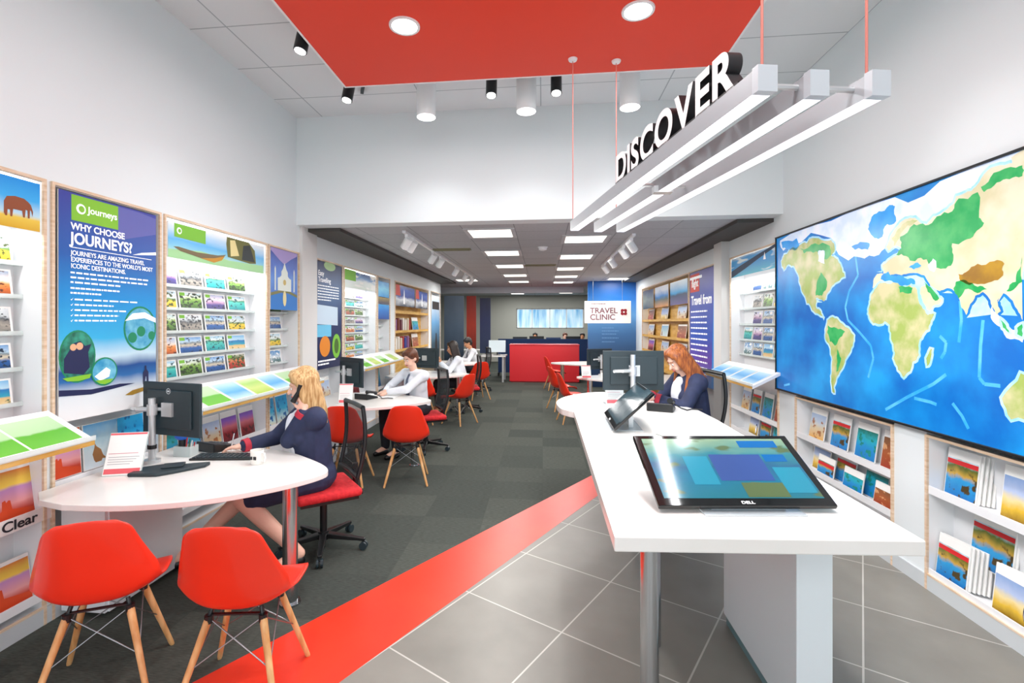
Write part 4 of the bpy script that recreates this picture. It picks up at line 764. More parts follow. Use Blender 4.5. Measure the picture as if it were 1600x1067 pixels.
# ================================================================== FURNITURE
def smooth_path(ctrl, n):
    out = []
    for i in range(n):
        t_ = i / (n - 1) * (len(ctrl) - 1); k = min(int(t_), len(ctrl) - 2); f = t_ - k
        p = [Vector(ctrl[max(0, min(len(ctrl) - 1, k + d))]) for d in (-1, 0, 1, 2)]
        out.append(.5 * ((2 * p[1]) + (p[2] - p[0]) * f + (2 * p[0] - 5 * p[1] + 4 * p[2] - p[3]) * f * f + (3 * p[1] - p[0] - 3 * p[2] + p[3]) * f ** 3))
    return out
def shell_mesh():
    """moulded shell: rows from the front lip over the seat and up the back; (y, z, half width, side rise, side forward)"""
    ctrl = [(.235, .405, .175, .0, 0), (.215, .432, .205, .012, 0), (.13, .430, .226, .035, 0), (.0, .418, .232, .055, 0), (-.11, .424, .234, .075, .02), (-.175, .455, .234, .075, .05), (-.205, .53, .226, .045, .07), (-.225, .62, .205, .015, .06), (-.245, .71, .178, 0, .045), (-.258, .78, .155, -.004, .03), (-.262, .815, .13, -.012, .02), (-.262, .828, .10, -.012, .015)]
    R = smooth_path([Vector(c[:3]) for c in ctrl], 34); Q = smooth_path([Vector((c[3], c[4], 0)) for c in ctrl], 34)
    m = 21; vs = []
    for r, q in zip(R, Q):
        for i in range(m):
            u = -1 + 2 * i / (m - 1); vs.append(Vector((u * r[2], r[0] + q[1] * abs(u) ** 2.6, r[1] + q[0] * abs(u) ** 2.6)))
    n = len(R); fs = [(j * m + i, j * m + i + 1, (j + 1) * m + i + 1, (j + 1) * m + i) for j in range(n - 1) for i in range(m - 1)]
    me = bpy.data.meshes.new('seat_shell'); me.from_pydata(vs, [], fs); bm = bmesh.new(); bm.from_mesh(me)
    bmesh.ops.recalc_face_normals(bm, faces=bm.faces); bm.to_mesh(me); bm.free()
    o = bpy.data.objects.new('seat_shell', me); COL.objects.link(o)
    s = o.modifiers.new('s', 'SOLIDIFY'); s.thickness = .009; s.offset = 0; bpy.context.view_layer.update()
    m2 = bpy.data.meshes.new_from_object(o.evaluated_get(bpy.context.evaluated_depsgraph_get())); bpy.data.objects.remove(o)
    m2.polygons.foreach_set('use_smooth', [True] * len(m2.polygons)); m2.materials.append(redp)
    o = bpy.data.objects.new('seat_shell', m2); COL.objects.link(o); return o
def make_shell_chair():
    t = thing('shell_chair', '', 'chair')
    s = shell_mesh(); s.parent = t
    tops = {}
    for sx in (-1, 1):
        for sy in (-1, 1):
            p1 = Vector((sx * .115, sy * .10 - .01, .375)); p0 = Vector((sx * .215, sy * .205 - .02, 0)); tops[(sx, sy)] = (p1, p0)
            b = B(); b.cyl(p0, p0 + (p1 - p0) * .03, .0095, .0115, 14); b.cyl(p0 + (p1 - p0) * .03, p1, .0115, .0165, 14); b.build('leg', legw, t, True)
    b = B()
    q = lambda k, f: tops[k][0] + (tops[k][1] - tops[k][0]) * f
    for a, c in (((-1, -1), (1, -1)), ((1, -1), (1, 1)), ((1, 1), (-1, 1)), ((-1, 1), (-1, -1))):
        b.cyl(q(a, .0), q(c, .5), .0028, n=8); b.cyl(q(c, .0), q(a, .5), .0028, n=8)
    b.build('wire_bracing', steel, t)
    b = B()
    for k in tops:
        p = tops[k][0]; b.cyl(p, (p.x * .9, p.y * .9, .415), .009, n=10); b.cyl(p - Vector((0, 0, .02)), p + Vector((0, 0, .012)), .0185, n=12)
    b.box(-.12, .12, -.115, -.10, .385, .392); b.box(-.12, .12, .085, .1, .385, .392); b.build('seat_mount', black, t); return t
CH = make_shell_chair()
CG = 'red shell chairs with beech legs'
chairs = [
 (-2.0, 2.06, 27, 'red shell chair nearest the left wall in front of the near desk'),
 (-1.34, 2.10, 9, 'red shell chair in the foreground beside the chrome desk leg'),
 (-2.02, 4.93, 4, 'red shell chair half hidden behind the mesh office chair of the blonde woman'),
 (-1.42, 5.02, 13, 'red shell chair in front of the desk of the man in white shirt'),
 (-1.38, 8.0, 58, 'red shell chair turned sideways beside the dark haired woman'),
 (-2.0, 7.98, 5, 'red shell chair whose legs show under the table behind the man'),
 (-1.42, 10.6, 30, 'red shell chair at the last desk on the left'),
 (.50, 8.28, -78, 'nearest red shell chair at the rounded desk on the right'),
 (.36, 9.45, -70, 'second red shell chair at the rounded desk on the right'),
 (.30, 12.3, -75, 'red shell chair beside the red counter front at the right'),
]
for i, (x, y, r, lb) in enumerate(chairs):
    c = CH if i == 0 else copy_tree(CH)
    c.location = (x, y, 0); c.rotation_euler = (0, 0, rad(r)); c['label'] = lb; c['group'] = CG
mesh = noisy('chair_mesh', '#2c3032', '#3a3f41', 60, .8); mesh.node_tree.nodes['Principled BSDF'].inputs['Alpha'].default_value = .72
redfab = noisy('red_seat_fabric', '#c01c26', '#d82a30', 40, .85)
def office_chair(x, y, rot, label, seat=.47, fabric=None, aged=0):
    t = thing('office_chair', label, 'office chair', (x, y, 0), rot, 'office chairs with black mesh backs')
    fabric = fabric or redfab
    b = B(); b.box(-.235, .235, -.22, .23, seat - .06, seat); b.build('seat', fabric, t, True, bevel=.025, seg=3)
    b = B(); b.box(-.2, .2, -.2, .2, seat - .085, seat - .06); b.box(-.05, .05, -.28, .05, seat - .11, seat - .085); b.cyl((0, -.24, seat - .10), (0, -.235, seat + .12), .022); b.build('seat_mechanism', black, t)
    Rz = []
    b = B()
    for i in range(9):
        z = seat + .07 + .50 * i / 8; yy = -.185 - .03 * math.sin(i / 8 * PI) - .04 * i / 8; Rz.append((yy, z))
    for sx in (-1, 1): b.tube([(sx * (.215 + .012 * math.sin(i / 8 * PI)), yy, z) for i, (yy, z) in enumerate(Rz)], .016, 8)
    for k in (0, 8): b.tube([(-.215, Rz[k][0], Rz[k][1]), (0, Rz[k][0] - .012, Rz[k][1]), (.215, Rz[k][0], Rz[k][1])], .017, 8)
    b.build('back_frame', black, t, True)
    b = B(); m = 9; vs = []
    for i, (yy, z) in enumerate(Rz):
        for j in range(m): u = -1 + 2 * j / (m - 1); vs.append((u * .215, yy - .02 * (1 - u * u), z))
    b.raw(vs, [(i * m + j, i * m + j + 1, (i + 1) * m + j + 1, (i + 1) * m + j) for i in range(8) for j in range(m - 1)]); b.build('back_mesh', mesh, t, True)
    b = B(); b.cyl((0, 0, .10), (0, 0, seat - .10), .026); b.cyl((0, 0, .07), (0, 0, .13), .04); b.build('gas_column', black, t, True)
    for i in range(5):
        a = 2 * PI * i / 5 + .3; d = Vector((math.cos(a), math.sin(a), 0)); s = Vector((-d.y, d.x, 0))
        T = Matrix.Rotation(a, 4, 'Z'); b = B(); vs = [T @ Vector(v) for v in ((.02, -.026, .08), (.02, .026, .08), (.02, .026, .12), (.02, -.026, .12), (.31, -.014, .065), (.31, .014, .065), (.31, .014, .085), (.31, -.014, .085))]
        b.raw(vs, [(0, 3, 2, 1), (4, 5, 6, 7), (0, 1, 5, 4), (1, 2, 6, 5), (2, 3, 7, 6), (3, 0, 4, 7)]); l = b.build('base_arm', black, t, bevel=.004)
        c = d * .30 + Vector((0, 0, .03)); b = B(); b.cyl(c - s * .022, c - s * .006, .028, n=16); b.cyl(c + s * .006, c + s * .022, .028, n=16); b.cyl(c + Vector((0, 0, .01)), c + Vector((0, 0, .05)), .007); b.build('caster', dark, l, True)
    return t
# half round desks
def bez(pts, n=10):
    p = smooth_path([Vector((a, c, 0)) for a, c in pts], n * (len(pts) - 1) + 1); return [(v.x, v.y) for v in p]
def ddesk(x, y, label, mir=1, long=1.38, dep=1.06, panel=True):
    """x,y = wall side near corner; table runs into the room along +x*mir"""
    t = thing('desk', label, 'desk', (x, y, 0), 0, 'white half round desks')
    c = bez([(.30, -.115), (.62, -.09), (.95, .03), (1.22, .26), (1.37, .48), (1.36, .62), (1.17, .80), (.85, 1.0), (.45, 1.07)], 5)
    pts = [(0, .03), (.12, -.07)] + c + [(0, dep)]
    k = long / 1.38; pts = [(a * k * mir, d) for a, d in pts]
    if mir < 0: pts.reverse()
    b = B(); b.prism(pts, .708, .74); b.build('desktop', lam, t, bevel=.004)
    b = B(); b.cyl((1.22 * k * mir, .42, .01), (1.22 * k * mir, .42, .708), .043, n=28); b.build('desk_leg', chrome, t, True)
    b = B(); b.cyl((1.22 * k * mir, .42, 0), (1.22 * k * mir, .42, .012), .06, n=28); b.build('foot_plate', chrome, t, True)
    b = B(); x0, x1 = sorted((.25 * mir, .28 * mir)); b.box(x0, x1, .18, .74, .03, .708); b.box(*sorted((.0, .27 * mir)), .16, .18, .03, .708); b.build('modesty_panel', noisy('desk_panel', '#dfe6ea', '#e6ecef', 2, .4), t)
    return t
ddesk(-2.70, 2.32, 'white half round desk in the foreground on the left'); ddesk(-2.70, 5.13, 'white half round desk of the man in the white shirt')
ddesk(-2.70, 8.15, 'white half round desk of the dark haired woman'); ddesk(-2.70, 10.65, 'white half round desk furthest back on the left')
ddesk(2.3, 7.9, 'white rounded desk on the right behind the counter', -1, 1.72); ddesk(2.3, 10.9, 'white rounded desk at the back on the right', -1, 2.1)
# long high counter
t = thing('counter', 'long white standing counter with rounded far end on the right', 'counter', (.7, 3.2, 0))
pts = [(.234, 1.644), (1.226, 1.721), (1.262, 3.73), (1.247, 4.13)] + bez([(1.16, 4.37), (1.03, 4.60), (.95, 4.85), (.80, 5.05), (.53, 5.08), (.25, 4.80), (.125, 4.45), (.14, 4.12), (.19, 4.0), (.247, 3.932)], 4)
pts = [(a - .7, c - 3.2) for a, c in pts]
b = B(); b.prism(pts, .898, .95); b.build('countertop', lam, t, bevel=.005)
for x, y in ((.425, 2.02), (.568, 2.60), (1.12, 4.05)):
    b = B(); b.cyl((x - .7, y - 3.2, 0), (x - .7, y - 3.2, .898), .036, n=28); b.build('counter_leg', chrome, t, True)
b = B(); b.box(.993 - .7, 1.127 - .7, 2.05 - 3.2, 2.83 - 3.2, .05, .898); b.build('pedestal', M('pedestal_white', '#e3eaee', .35), t, bevel=.003)
b = B(); b.box(1.003 - .7, 1.117 - .7, 2.06 - 3.2, 2.82 - 3.2, 0, .05); b.build('pedestal_plinth', M('plinth_teal', '#6a8a90', .4), t)
b = B(); b.box(.72 - .7, .86 - .7, 3.9 - 3.2, 4.3 - 3.2, 0, .898); b.build('pedestal', M('pedestal_white'), t)
b = B(); b.box(-.04, .04, -.006, .006, 0, .002); tag(b.build('cable_slot', M('slot_grey', '#7a8078', .5), loc=(.73, 3.15, .95), rot=rad(-64)), 'thin grey cable slot in the countertop behind the touch screen', 'cable slot')
# touch displays
uim = scr('touch_picture', '#0f5a7c', '#2c8fb0', 3, .35, .35, .65, 3)
ui = [pic([(0, '#1a5a68'), (.3, '#185a74'), (.5, '#224c6a'), (.7, '#266470'), (.85, '#50756c'), (1, '#6c846c')], .5, 3, '#44563c', .62, 4, rough=.1, emit=.06, vary=False), M('ui_indigo', '#2c4276', .1, emit=.06), M('ui_blue', '#0f4f86', .1, emit=.06), M('ui_brown', '#465638', .1, emit=.06), M('ui_teal', '#1f6f86', .1, emit=.06)]
uioff = M('screen_off', '#1c3640', .12)
def touch(x, y, rot, label, ang=.5143, H_=.375, off=False, W_=.66):
    t = thing('touch_screen', label, 'touch screen', (x, y, .95), rot, 'reclined touch screens on the counter')
    a = ang
    T = Matrix.Translation((0, 0, .028)) @ Matrix.Rotation(a, 4, 'X')
    b = B(); b.box(-W_ / 2, W_ / 2, 0, H_, -.018, 0, T=T); b.build('display_case', gloss, t, bevel=.004)
    R_ = lambda x0, x1, y0, y1, l: [T @ Vector(p) for p in ((x0, y0, l), (x1, y0, l), (x1, y1, l), (x0, y1, l))]
    b = B(); b.face(R_(-W_ / 2 + .03, W_ / 2 - .03, .035, H_ - .022, .0008), 0); b.face(R_(-.05, .16, .12, .26, .0014), 1); b.face(R_(.17, .26, .22, .26, .0014), 2); b.face(R_(.1, .26, .30, .34, .0014), 2); b.face(R_(.02, .18, .04, .11, .0014), 3); b.face(R_(-.16, -.06, .1, .25, .0014), 4); b.face(R_(.18, .29, .06, .19, .0014), 4)
    b.build('screen', [uioff] * 5 if off else ui, t)
    text('lettering', 'DELL', .017, M('logo_silver', '#e8eaec', .3), t, T @ Vector((-.02, .010, .0008)), .0003, .0004, rot=(a, 0, 0), sx=1.3)
    b = B(); b.box(-.17, .20, -.028, .20, 0, .006); b.box(-.13, .15, .02, .05, .006, .034); b.box(-.10, .12, .12, .15, .006, .09); b.build('stand', M('stand_silver', '#c4cdd2', .25, .5), t, bevel=.002)
    return t
touch(.753, 1.895, rad(6.3), 'large black touch screen reclined on the near end of the counter')
touch(.45, 3.46, rad(-91), 'second black touch screen seen from its side on the counter', rad(44), .34, True, .58)
# monitors on poles
def monitor(x, y, z, rot, label, pw=.54, ph=.34, poleh=.42, mz=.14, off=(0, 0), base=True, logo=False):
    """back of the screen faces local -Y, pole stands behind it"""
    t = thing('monitor', label, 'monitor', (x, y, z), rot, 'monitors on silver pole stands')
    b = B(); b.box(off[0] - pw / 2, off[0] + pw / 2, .05, .072, mz, mz + ph); b.box(off[0] - pw / 2 + .06, off[0] + pw / 2 - .06, .035, .05, mz + .05, mz + ph - .05); b.build('monitor_back', dark, t, bevel=.005)
    b = B(); b.box(off[0] - pw / 2 + .012, off[0] + pw / 2 - .012, .0715, .0735, mz + .016, mz + ph - .012); b.build('screen', M('screen_lit', '#9cc4dc', .2, emit=.4), t)
    b = B(); b.cyl((0, 0, 0), (0, 0, poleh), .021, n=20); b.cyl((0, 0, .0), (0, 0, .02), .05, n=20); b.build('pole', silver, t, True)
    b = B(); b.tube([(0, 0, mz + ph * .5), (-.09, -.035, mz + ph * .5), (-.16, -.02, mz + ph * .5), (off[0] * .6, .04, mz + ph * .5)], .013, 8); b.cyl((0, 0, mz + ph * .5 - .035), (0, 0, mz + ph * .5 + .035), .03, n=16); b.box(off[0] - .045, off[0] + .045, .02, .036, mz + ph * .5 - .045, mz + ph * .5 + .045)
    b.build('monitor_arm', silver, t); b = B(); b.cyl((0, 0, .09), (0, 0, .115), .027, n=16); b.build('pole_clamp', black, t)
    if logo:
        b = B(); n = 20
        vs = [(off[0] + .0 + r * math.cos(2 * PI * i / n), .0345, mz + ph - .055 + r * math.sin(2 * PI * i / n)) for r in (.019, .015) for i in range(n)]
        b.raw(vs, [(i, (i + 1) % n, n + (i + 1) % n, n + i) for i in range(n)]); b.box(off[0] - .010, off[0] + .010, .0335, .0345, mz + ph - .060, mz + ph - .050); b.build('logo', silver, t)
    return t
monitor(-2.54, 2.94, .74, rad(-12), 'dark monitor on a silver pole on the foreground desk', .50, .35, .42, .17, (.10, 0), logo=True)
monitor(-2.48, 5.90, .74, rad(-35), 'dark monitor on the desk of the man in white shirt', .50, .36, .38, .12, (.08, 0))
monitor(-2.35, 8.7, .74, rad(-12), 'dark monitor on the desk behind the man in white shirt', .54, .36, .38, .10, (.22, 0))
monitor(.74, 4.15, .95, rad(6), 'dark monitor with a silver arm on the far end of the counter', .51, .33, .44, .14, (.02, 0))
monitor(1.02, 8.75, .74, rad(25), 'dark monitor on the rounded desk behind the counter', .50, .36, .36, .10, (0, 0))
# things on the foreground desk
b = B(); b.prism([(-.21, -.07), (-.05, -.13), (.03, -.10), (.19, -.02), (.21, .04), (.05, .05), (-.02, .10), (-.16, .06)], 0, .022); b.box(-.05, .07, -.04, .06, .022, .032)
tag(b.build('desk_device', dark, None, bevel=.006, loc=(-2.29, 2.80, .74), rot=rad(28)), 'dark grey flat device base lying in front of the monitor pole', 'device base')
def holder(x, y, z, rot, label, wd=.16, ht=.23, lean=28):
    t = thing('leaflet_holder', label, 'leaflet holder', (x, y, z), rot)
    b = B(); T = Matrix.Rotation(rad(-lean), 4, 'X'); b.box(-wd / 2 - .005, wd / 2 + .005, .002, .005, 0, ht, T=T); b.box(-wd / 2 - .005, wd / 2 + .005, 0, .12, 0, .004); b.build('acrylic_stand', acry, t)
    b = B(); b.box(-wd / 2, wd / 2, -.002, .001, .004, ht - .004, 0, T)
    def bar(x0, x1, z0, z1, mi): b.raw([T @ Vector(p) for p in ((x0, -.003, z0), (x1, -.003, z0), (x1, -.003, z1), (x0, -.003, z1))], [(0, 1, 2, 3)], mi)
    bar(-wd / 2, wd / 2, ht - .016, ht - .005, 1); bar(-wd / 2 + .004, wd / 2 - .004, .012, .042, 1); bar(-wd / 2 + .01, wd / 2 - .03, ht * .5, ht * .515, 2)
    for k in range(4): bar(-wd / 2 + .014, wd / 2 - .02 - .015 * k, ht * .42 - k * .014, ht * .42 - k * .014 + .003, 3)
    b.build('leaflet', [cardw, M('print_coral', '#e8646c', .5), M('print_rose', '#d8a0a8', .5), M('print_grey', '#a8a8ac', .5)], t); return t
holder(-2.50, 2.66, .74, rad(18), 'leaning white and red leaflet holder on the foreground desk', .20, .26, 24)
holder(-2.22, 5.32, .74, rad(8), 'white leaflet holder on the desk of the man', .15, .23, 15)
holder(.62, 4.30, .95, rad(6), 'white leaflet holder on the far end of the counter', .15, .21, 15)
holder(.72, 8.2, .74, rad(10), 'white leaflet holder on the rounded desk at the right', .15, .22, 15)
def mug(x, y, z, label, m):
    t = thing('mug', label, 'mug', (x, y, z), rad(-15)); b = B(); b.lathe([(.036, 0), (.04, .005), (.042, .09), (.038, .09), (.036, .012), (0, .01)], n=28); b.build('cup', m, t, True)
    b = B(); b.tube([(.04, 0, .075), (.062, 0, .072), (.068, 0, .045), (.06, 0, .022), (.04, 0, .018)], .006, 8); b.build('handle', m, t, True)
    b = B(); b.box(.010, .030, -.0425, -.037, .035, .055); b.box(-.012, .002, -.044, -.040, .035, .055); b.build('printed_mark', M('ink_dark'), t)
mug(-1.84, 2.99, .74, 'white mug with dark marks on the foreground desk', M('mug_white', '#f2f0ea', .2))
def keyboard(x, y, z, rot, label):
    t = thing('keyboard', label, 'keyboard', (x, y, z), rot); b = B(); b.box(-.22, .22, -.07, .07, 0, .014); b.build('case', black, t, bevel=.004); b = B()
    for r in range(5):
        for c in range(14): b.box(-.205 + c * .0295, -.182 + c * .0295, -.058 + r * .024, -.04 + r * .024, .014, .019)
    o = b.build('keys', dark, t); o['kind'] = 'stuff'
keyboard(-2.12, 3.10, .74, rad(8), 'black keyboard lying before the writing hand on the foreground desk')
def deskphone(x, y, z, rot, label, hs=True):
    t = thing('desk_phone', label, 'telephone', (x, y, z), rot); b = B()
    vs = [(-.1, -.1, 0), (.1, -.1, 0), (.1, .1, 0), (-.1, .1, 0), (-.1, -.1, .02), (.1, -.1, .02), (.1, .1, .07), (-.1, .1, .07)]
    b.raw(vs, [(0, 3, 2, 1), (4, 5, 6, 7), (0, 1, 5, 4), (1, 2, 6, 5), (2, 3, 7, 6), (3, 0, 4, 7)]); b.build('phone_base', black, t, bevel=.008)
    if hs: b = B(); b.tube([(-.075, -.085, .06), (-.08, -.05, .072), (-.08, .03, .09), (-.075, .08, .09)], [.024, .015, .015, .024], 10); b.build('handset', black, t, True)
    b = B(); 
    for r in range(4):
        for c in range(3): b.box(-.01 + c * .028, .010 + c * .028, -.07 + r * .026, -.052 + r * .026, .03 + r * .0065, .036 + r * .0065)
    b.build('keypad', M('key_grey', '#5a6064', .5), t)
    if hs: b = B(); b.tube([(-.08, -.09, .045), (-.14, -.11, .01), (-.19, -.05, .006), (-.22, -.12, .006), (-.3, -.13, .006)], .005, 8); b.build('cord', black, t)
deskphone(-2.33, 3.30, .74, rad(160), 'black desk phone without handset behind the keyboard', False)
deskphone(.95, 4.08, .95, rad(160), 'black desk phone with curly cord beside the red haired woman'); deskphone(-2.12, 5.72, .74, rad(160), 'black desk phone on the desk of the man')
t = thing('desk_tidy', 'clear desk tidy with pens and a blue round top behind the monitor', 'desk tidy', (-2.45, 3.12, .74))
b = B(); b.box(-.05, .07, -.04, .04, 0, .004); b.box(-.05, .07, -.042, -.038, 0, .07); b.box(-.05, .07, .038, .042, 0, .07); b.box(-.052, -.048, -.04, .04, 0, .07); b.box(.068, .072, -.04, .04, 0, .07); b.build('tray', acry, t)
b = B(); b.ell((-.02, 0, .135), (.045, .045, .03)); b.build('blue_top', M('blue_foam', '#1f62c8', .5), t, True); b = B(); b.cyl((-.02, 0, .004), (-.02, 0, .12), .022); b.build('holder_tube', black, t, True)
for i, c in enumerate(('#c8302c', '#2c6a3a', '#e8e4dc', '#b02c30')):
    b = B(); b.cyl((.01 + i * .016, -.01 + .01 * (i % 2), .004), (.02 + i * .018, .0, .125 - .01 * i), .004); b.build('pen', M('pen_%d' % i, c, .4), t)
def paper(x, y, z, rot, lab, wd=.21, ht=.297, m=cardw):
    b = B(); b.box(-wd / 2, wd / 2, -ht / 2, ht / 2, 0, .0015); tag(b.build('paper_sheet', m, loc=(x, y, z), rot=rot), lab, 'paper')
paper(-2.12, 3.27, .741, rad(75), 'white paper sheet under the writing hand on the foreground desk'); paper(-2.0, 5.95, .741, rad(80), 'open white papers under the hands of the man', .3, .42); paper(.95, 4.45, .951, rad(20), 'white paper sheet under the hands of the red haired woman')
b = B(); b.lathe([(.03, 0), (.034, .08), (.03, .08), (0, .01)], n=20); tag(b.build('cup', M('mug_white'), None, True, loc=(1.0, 8.35, .74)), 'small white cup on the rounded desk at the right', 'cup')

# far end of the shop
t = thing('reception_counter', 'low red box counter at the far end of the aisle', 'counter', (.04, 13.9, 0))
b = B(); b.box(-.96, .96, -.22, .4, .03, 1.04); b.build('body', M('red_lacquer', '#d0242c', .3), t, bevel=.006); b = B(); b.box(-.93, .93, -.2, .38, 0, .03); b.build('plinth', M('red_dark', '#8c1a20', .4), t); b = B(); b.box(-.97, .97, -.23, .41, 1.04, 1.06); b.build('top', M('red_lacquer'), t)
t = thing('clinic_sign', 'white lit sign reading TRAVEL CLINIC before the blue wall', 'sign', (1.02, 12.1, 1.65), rad(2))
b = B(); b.box(0, 1.10, 0, .07, 0, .54); b.build('sign_box', M('sign_white', '#fbfbfb', .4, emit=.35), t, bevel=.004)
mpk = M('print_mauve', '#94606e', .5); text('lettering', 'TRAVEL', .19, mpk, t, (.12, -.004, .245), bold=.003); text('lettering', 'CLINIC', .19, mpk, t, (.12, -.004, .085), bold=.003)
b = B(); lines(b, .15, .46, 1, .6, .018, .03, 0, 4, 5); 
for q in range(4):
    a = q * PI / 2 + PI / 4; b.disc(.93 + .05 * math.cos(a), .27 + .05 * math.sin(a), .042, 6 + q, 1, 16)
b.disc(.93, .27, .022, 11, 2, 16); b.build('emblem', [mpk, M('print_crimson', '#b0283c', .5), wprint], t)
b = B(); b.tube([(.2, .035, .54), (.2, .035, 1.09)], .004, 6); b.tube([(.9, .035, .54), (.9, .035, 1.09)], .004, 6); b.build('wire', steel, t)
wt = thing('wall_lettering', 'faint pale text lines on the blue wall under the sign', 'wall lettering', (1.17, 12.897, 0))
for i, (w0, zz) in enumerate(((.5, 1.52), (.7, 1.44), (.6, 1.36), (.7, 1.26), (.55, 1.16))): lines_ = B(); lines(lines_, .35, zz, 1, w0, .022, .03, 0, 50 + i, 1); lines_.build('text_line', M('print_sky', '#6a98c8', .5), wt)
for i, (x, wd, z0, z1, c, y, lb) in enumerate(((-3.05, .62, .5, 2.5, [(0, '#2a3848'), (.5, '#6a8098'), (1, '#8a9cb0')], 15.0, 'grey blue display banner at the far left'), (-2.36, .30, .6, 2.5, [(0, '#5a1410'), (.5, '#c83c20'), (1, '#a82818')], 15.1, 'narrow orange red display banner at the far left'), (-1.98, .34, .7, 2.45, [(0, '#3a4a6a'), (.6, '#28366c'), (1, '#1c2450')], 15.4, 'narrow navy display banner at the far left'), (-4.3, 1.2, .6, 2.4, [(0, '#1c1c24'), (.5, '#50303a'), (1, '#16161c')], 14.6, 'dark display banner beyond the left wall'))):
    t = thing('display_banner', lb, 'banner', (x, y, 0)); b = B(); b.box(0, wd, 0, .03, z0, z1); b.build('banner_print', pic(c, .3, 3, vary=False), t); b = B(); b.box(0, wd, -.1, .12, 0, .03); b.cyl((wd / 2, .03, .02), (wd / 2, .03, z1), .012); b.build('banner_stand', black, t)
def office_desk(x, y, wd, label):
    t = thing('office_desk', label, 'desk', (x, y, 0), 0, 'back office desks'); b = B(); b.box(0, wd, 0, .8, .71, .74); b.build('desktop', lam, t)
    for a in (.05, wd - .1):
        for q in (.04, .7): b = B(); b.box(a, a + .05, q, q + .05, 0, .71); b.build('desk_leg', silver, t)
office_desk(-1.75, 13.6, .72, 'small white office desk left of the red counter'); office_desk(-1.0, 16.0, 1.6, 'back office desk behind the red counter, left'); office_desk(.8, 16.0, 1.6, 'back office desk behind the red counter, right'); office_desk(-3.6, 16.4, 1.8, 'back office desk at the far left')
for i, (x, y, c, h) in enumerate(((-1.3, 14.0, '#dfeef4', .34), (-.75, 16.3, '#2a3038', .38), (-.2, 16.3, '#16181c', .40), (.35, 16.3, '#1f3a6a', .36), (1.0, 16.3, '#15171b', .40), (1.7, 16.3, '#20242a', .40))):
    t = thing('monitor', 'small %s back office monitor, %s from left beyond the aisle' % ('white' if i == 0 else 'blue' if i == 3 else 'dark', nth[i]), 'monitor', (x, y, .74), 0, 'back office monitors'); b = B(); b.box(-.24, .24, 0, .03, .08, .08 + h); b.build('monitor_back', M('mon_' + c[1:], c, .4), t); b = B(); b.box(-.1, .1, -.08, .1, 0, .01); b.box(-.02, .02, .03, .05, 0, .2); b.build('stand', black, t)
t = thing('low_partition', 'navy blue fabric desk partition behind the red counter', 'partition', (-.4, 15.4, 0)); b = B(); b.box(-1.0, 1.9, 0, .05, .1, 1.16); b.build('screen_panel', M('navy_fabric', '#25406e', .9), t); b = B(); b.box(-1.0, -.95, -.15, .2, 0, .1); b.box(1.85, 1.9, -.15, .2, 0, .1); b.build('feet', black, t)

# ================================================================== PEOPLE
skin = noisy('skin', '#e8b49c', '#f0c4ae', 5, .5, lo=.3, hi=.7); skin2 = noisy('skin_tan', '#c88a64', '#d69a74', 5, .5)
def ik(a, c, l1, l2, pole):
    a, c = Vector(a), Vector(c); d = c - a; L = min(d.length, (l1 + l2) * .995); dn = d.normalized(); x = (l1 * l1 - l2 * l2 + L * L) / (2 * L); h = math.sqrt(max(l1 * l1 - x * x, 0))
    p = Vector(pole); p = (p - dn * p.dot(dn)).normalized(); return a + dn * x + p * h, a + dn * L
def hand(b, wr, d, n, side, curl=.5, s=1.0):
    """palm plus five fingers; d pointing direction, n palm normal, side = thumb side vector sign"""
    d = Vector(d).normalized(); n = Vector(n); n = (n - d * n.dot(d)).normalized(); s_ = d.cross(n) * side
    T = Matrix((s_, d, n)).transposed().to_4x4(); pc = wr + d * .045 * s
    b.ell(pc, (.040 * s, .050 * s, .015 * s), T=T); b.cap(wr, wr + d * .03 * s, .024 * s, .022 * s)
    for i, (o, L, sp) in enumerate(((.029, .070, .16), (.010, .078, .05), (-.010, .073, -.06), (-.028, .058, -.2))):
        p = wr + d * .082 * s + s_ * o * s; dd = (d + s_ * sp * .6).normalized()
        for seg, f in ((.45, .35), (.3, .9), (.25, 1.3)):
            a = curl * f; q = p + (dd * math.cos(a) + n * math.sin(a)) * L * seg * s; b.cap(p, q, .0088 * s, .0082 * s, 10); p = q
    p = wr + d * .02 * s + s_ * .030 * s; dd = (d * .75 + s_ * .7).normalized()
    for seg, f in ((.034, .3), (.028, .9), (.022, 1.1)):
        a = curl * f * .6; q = p + (dd * math.cos(a) + n * math.sin(a) - s_ * .25 * a).normalized() * seg * s; b.cap(p, q, .0115 * s, .0095 * s, 10); p = q
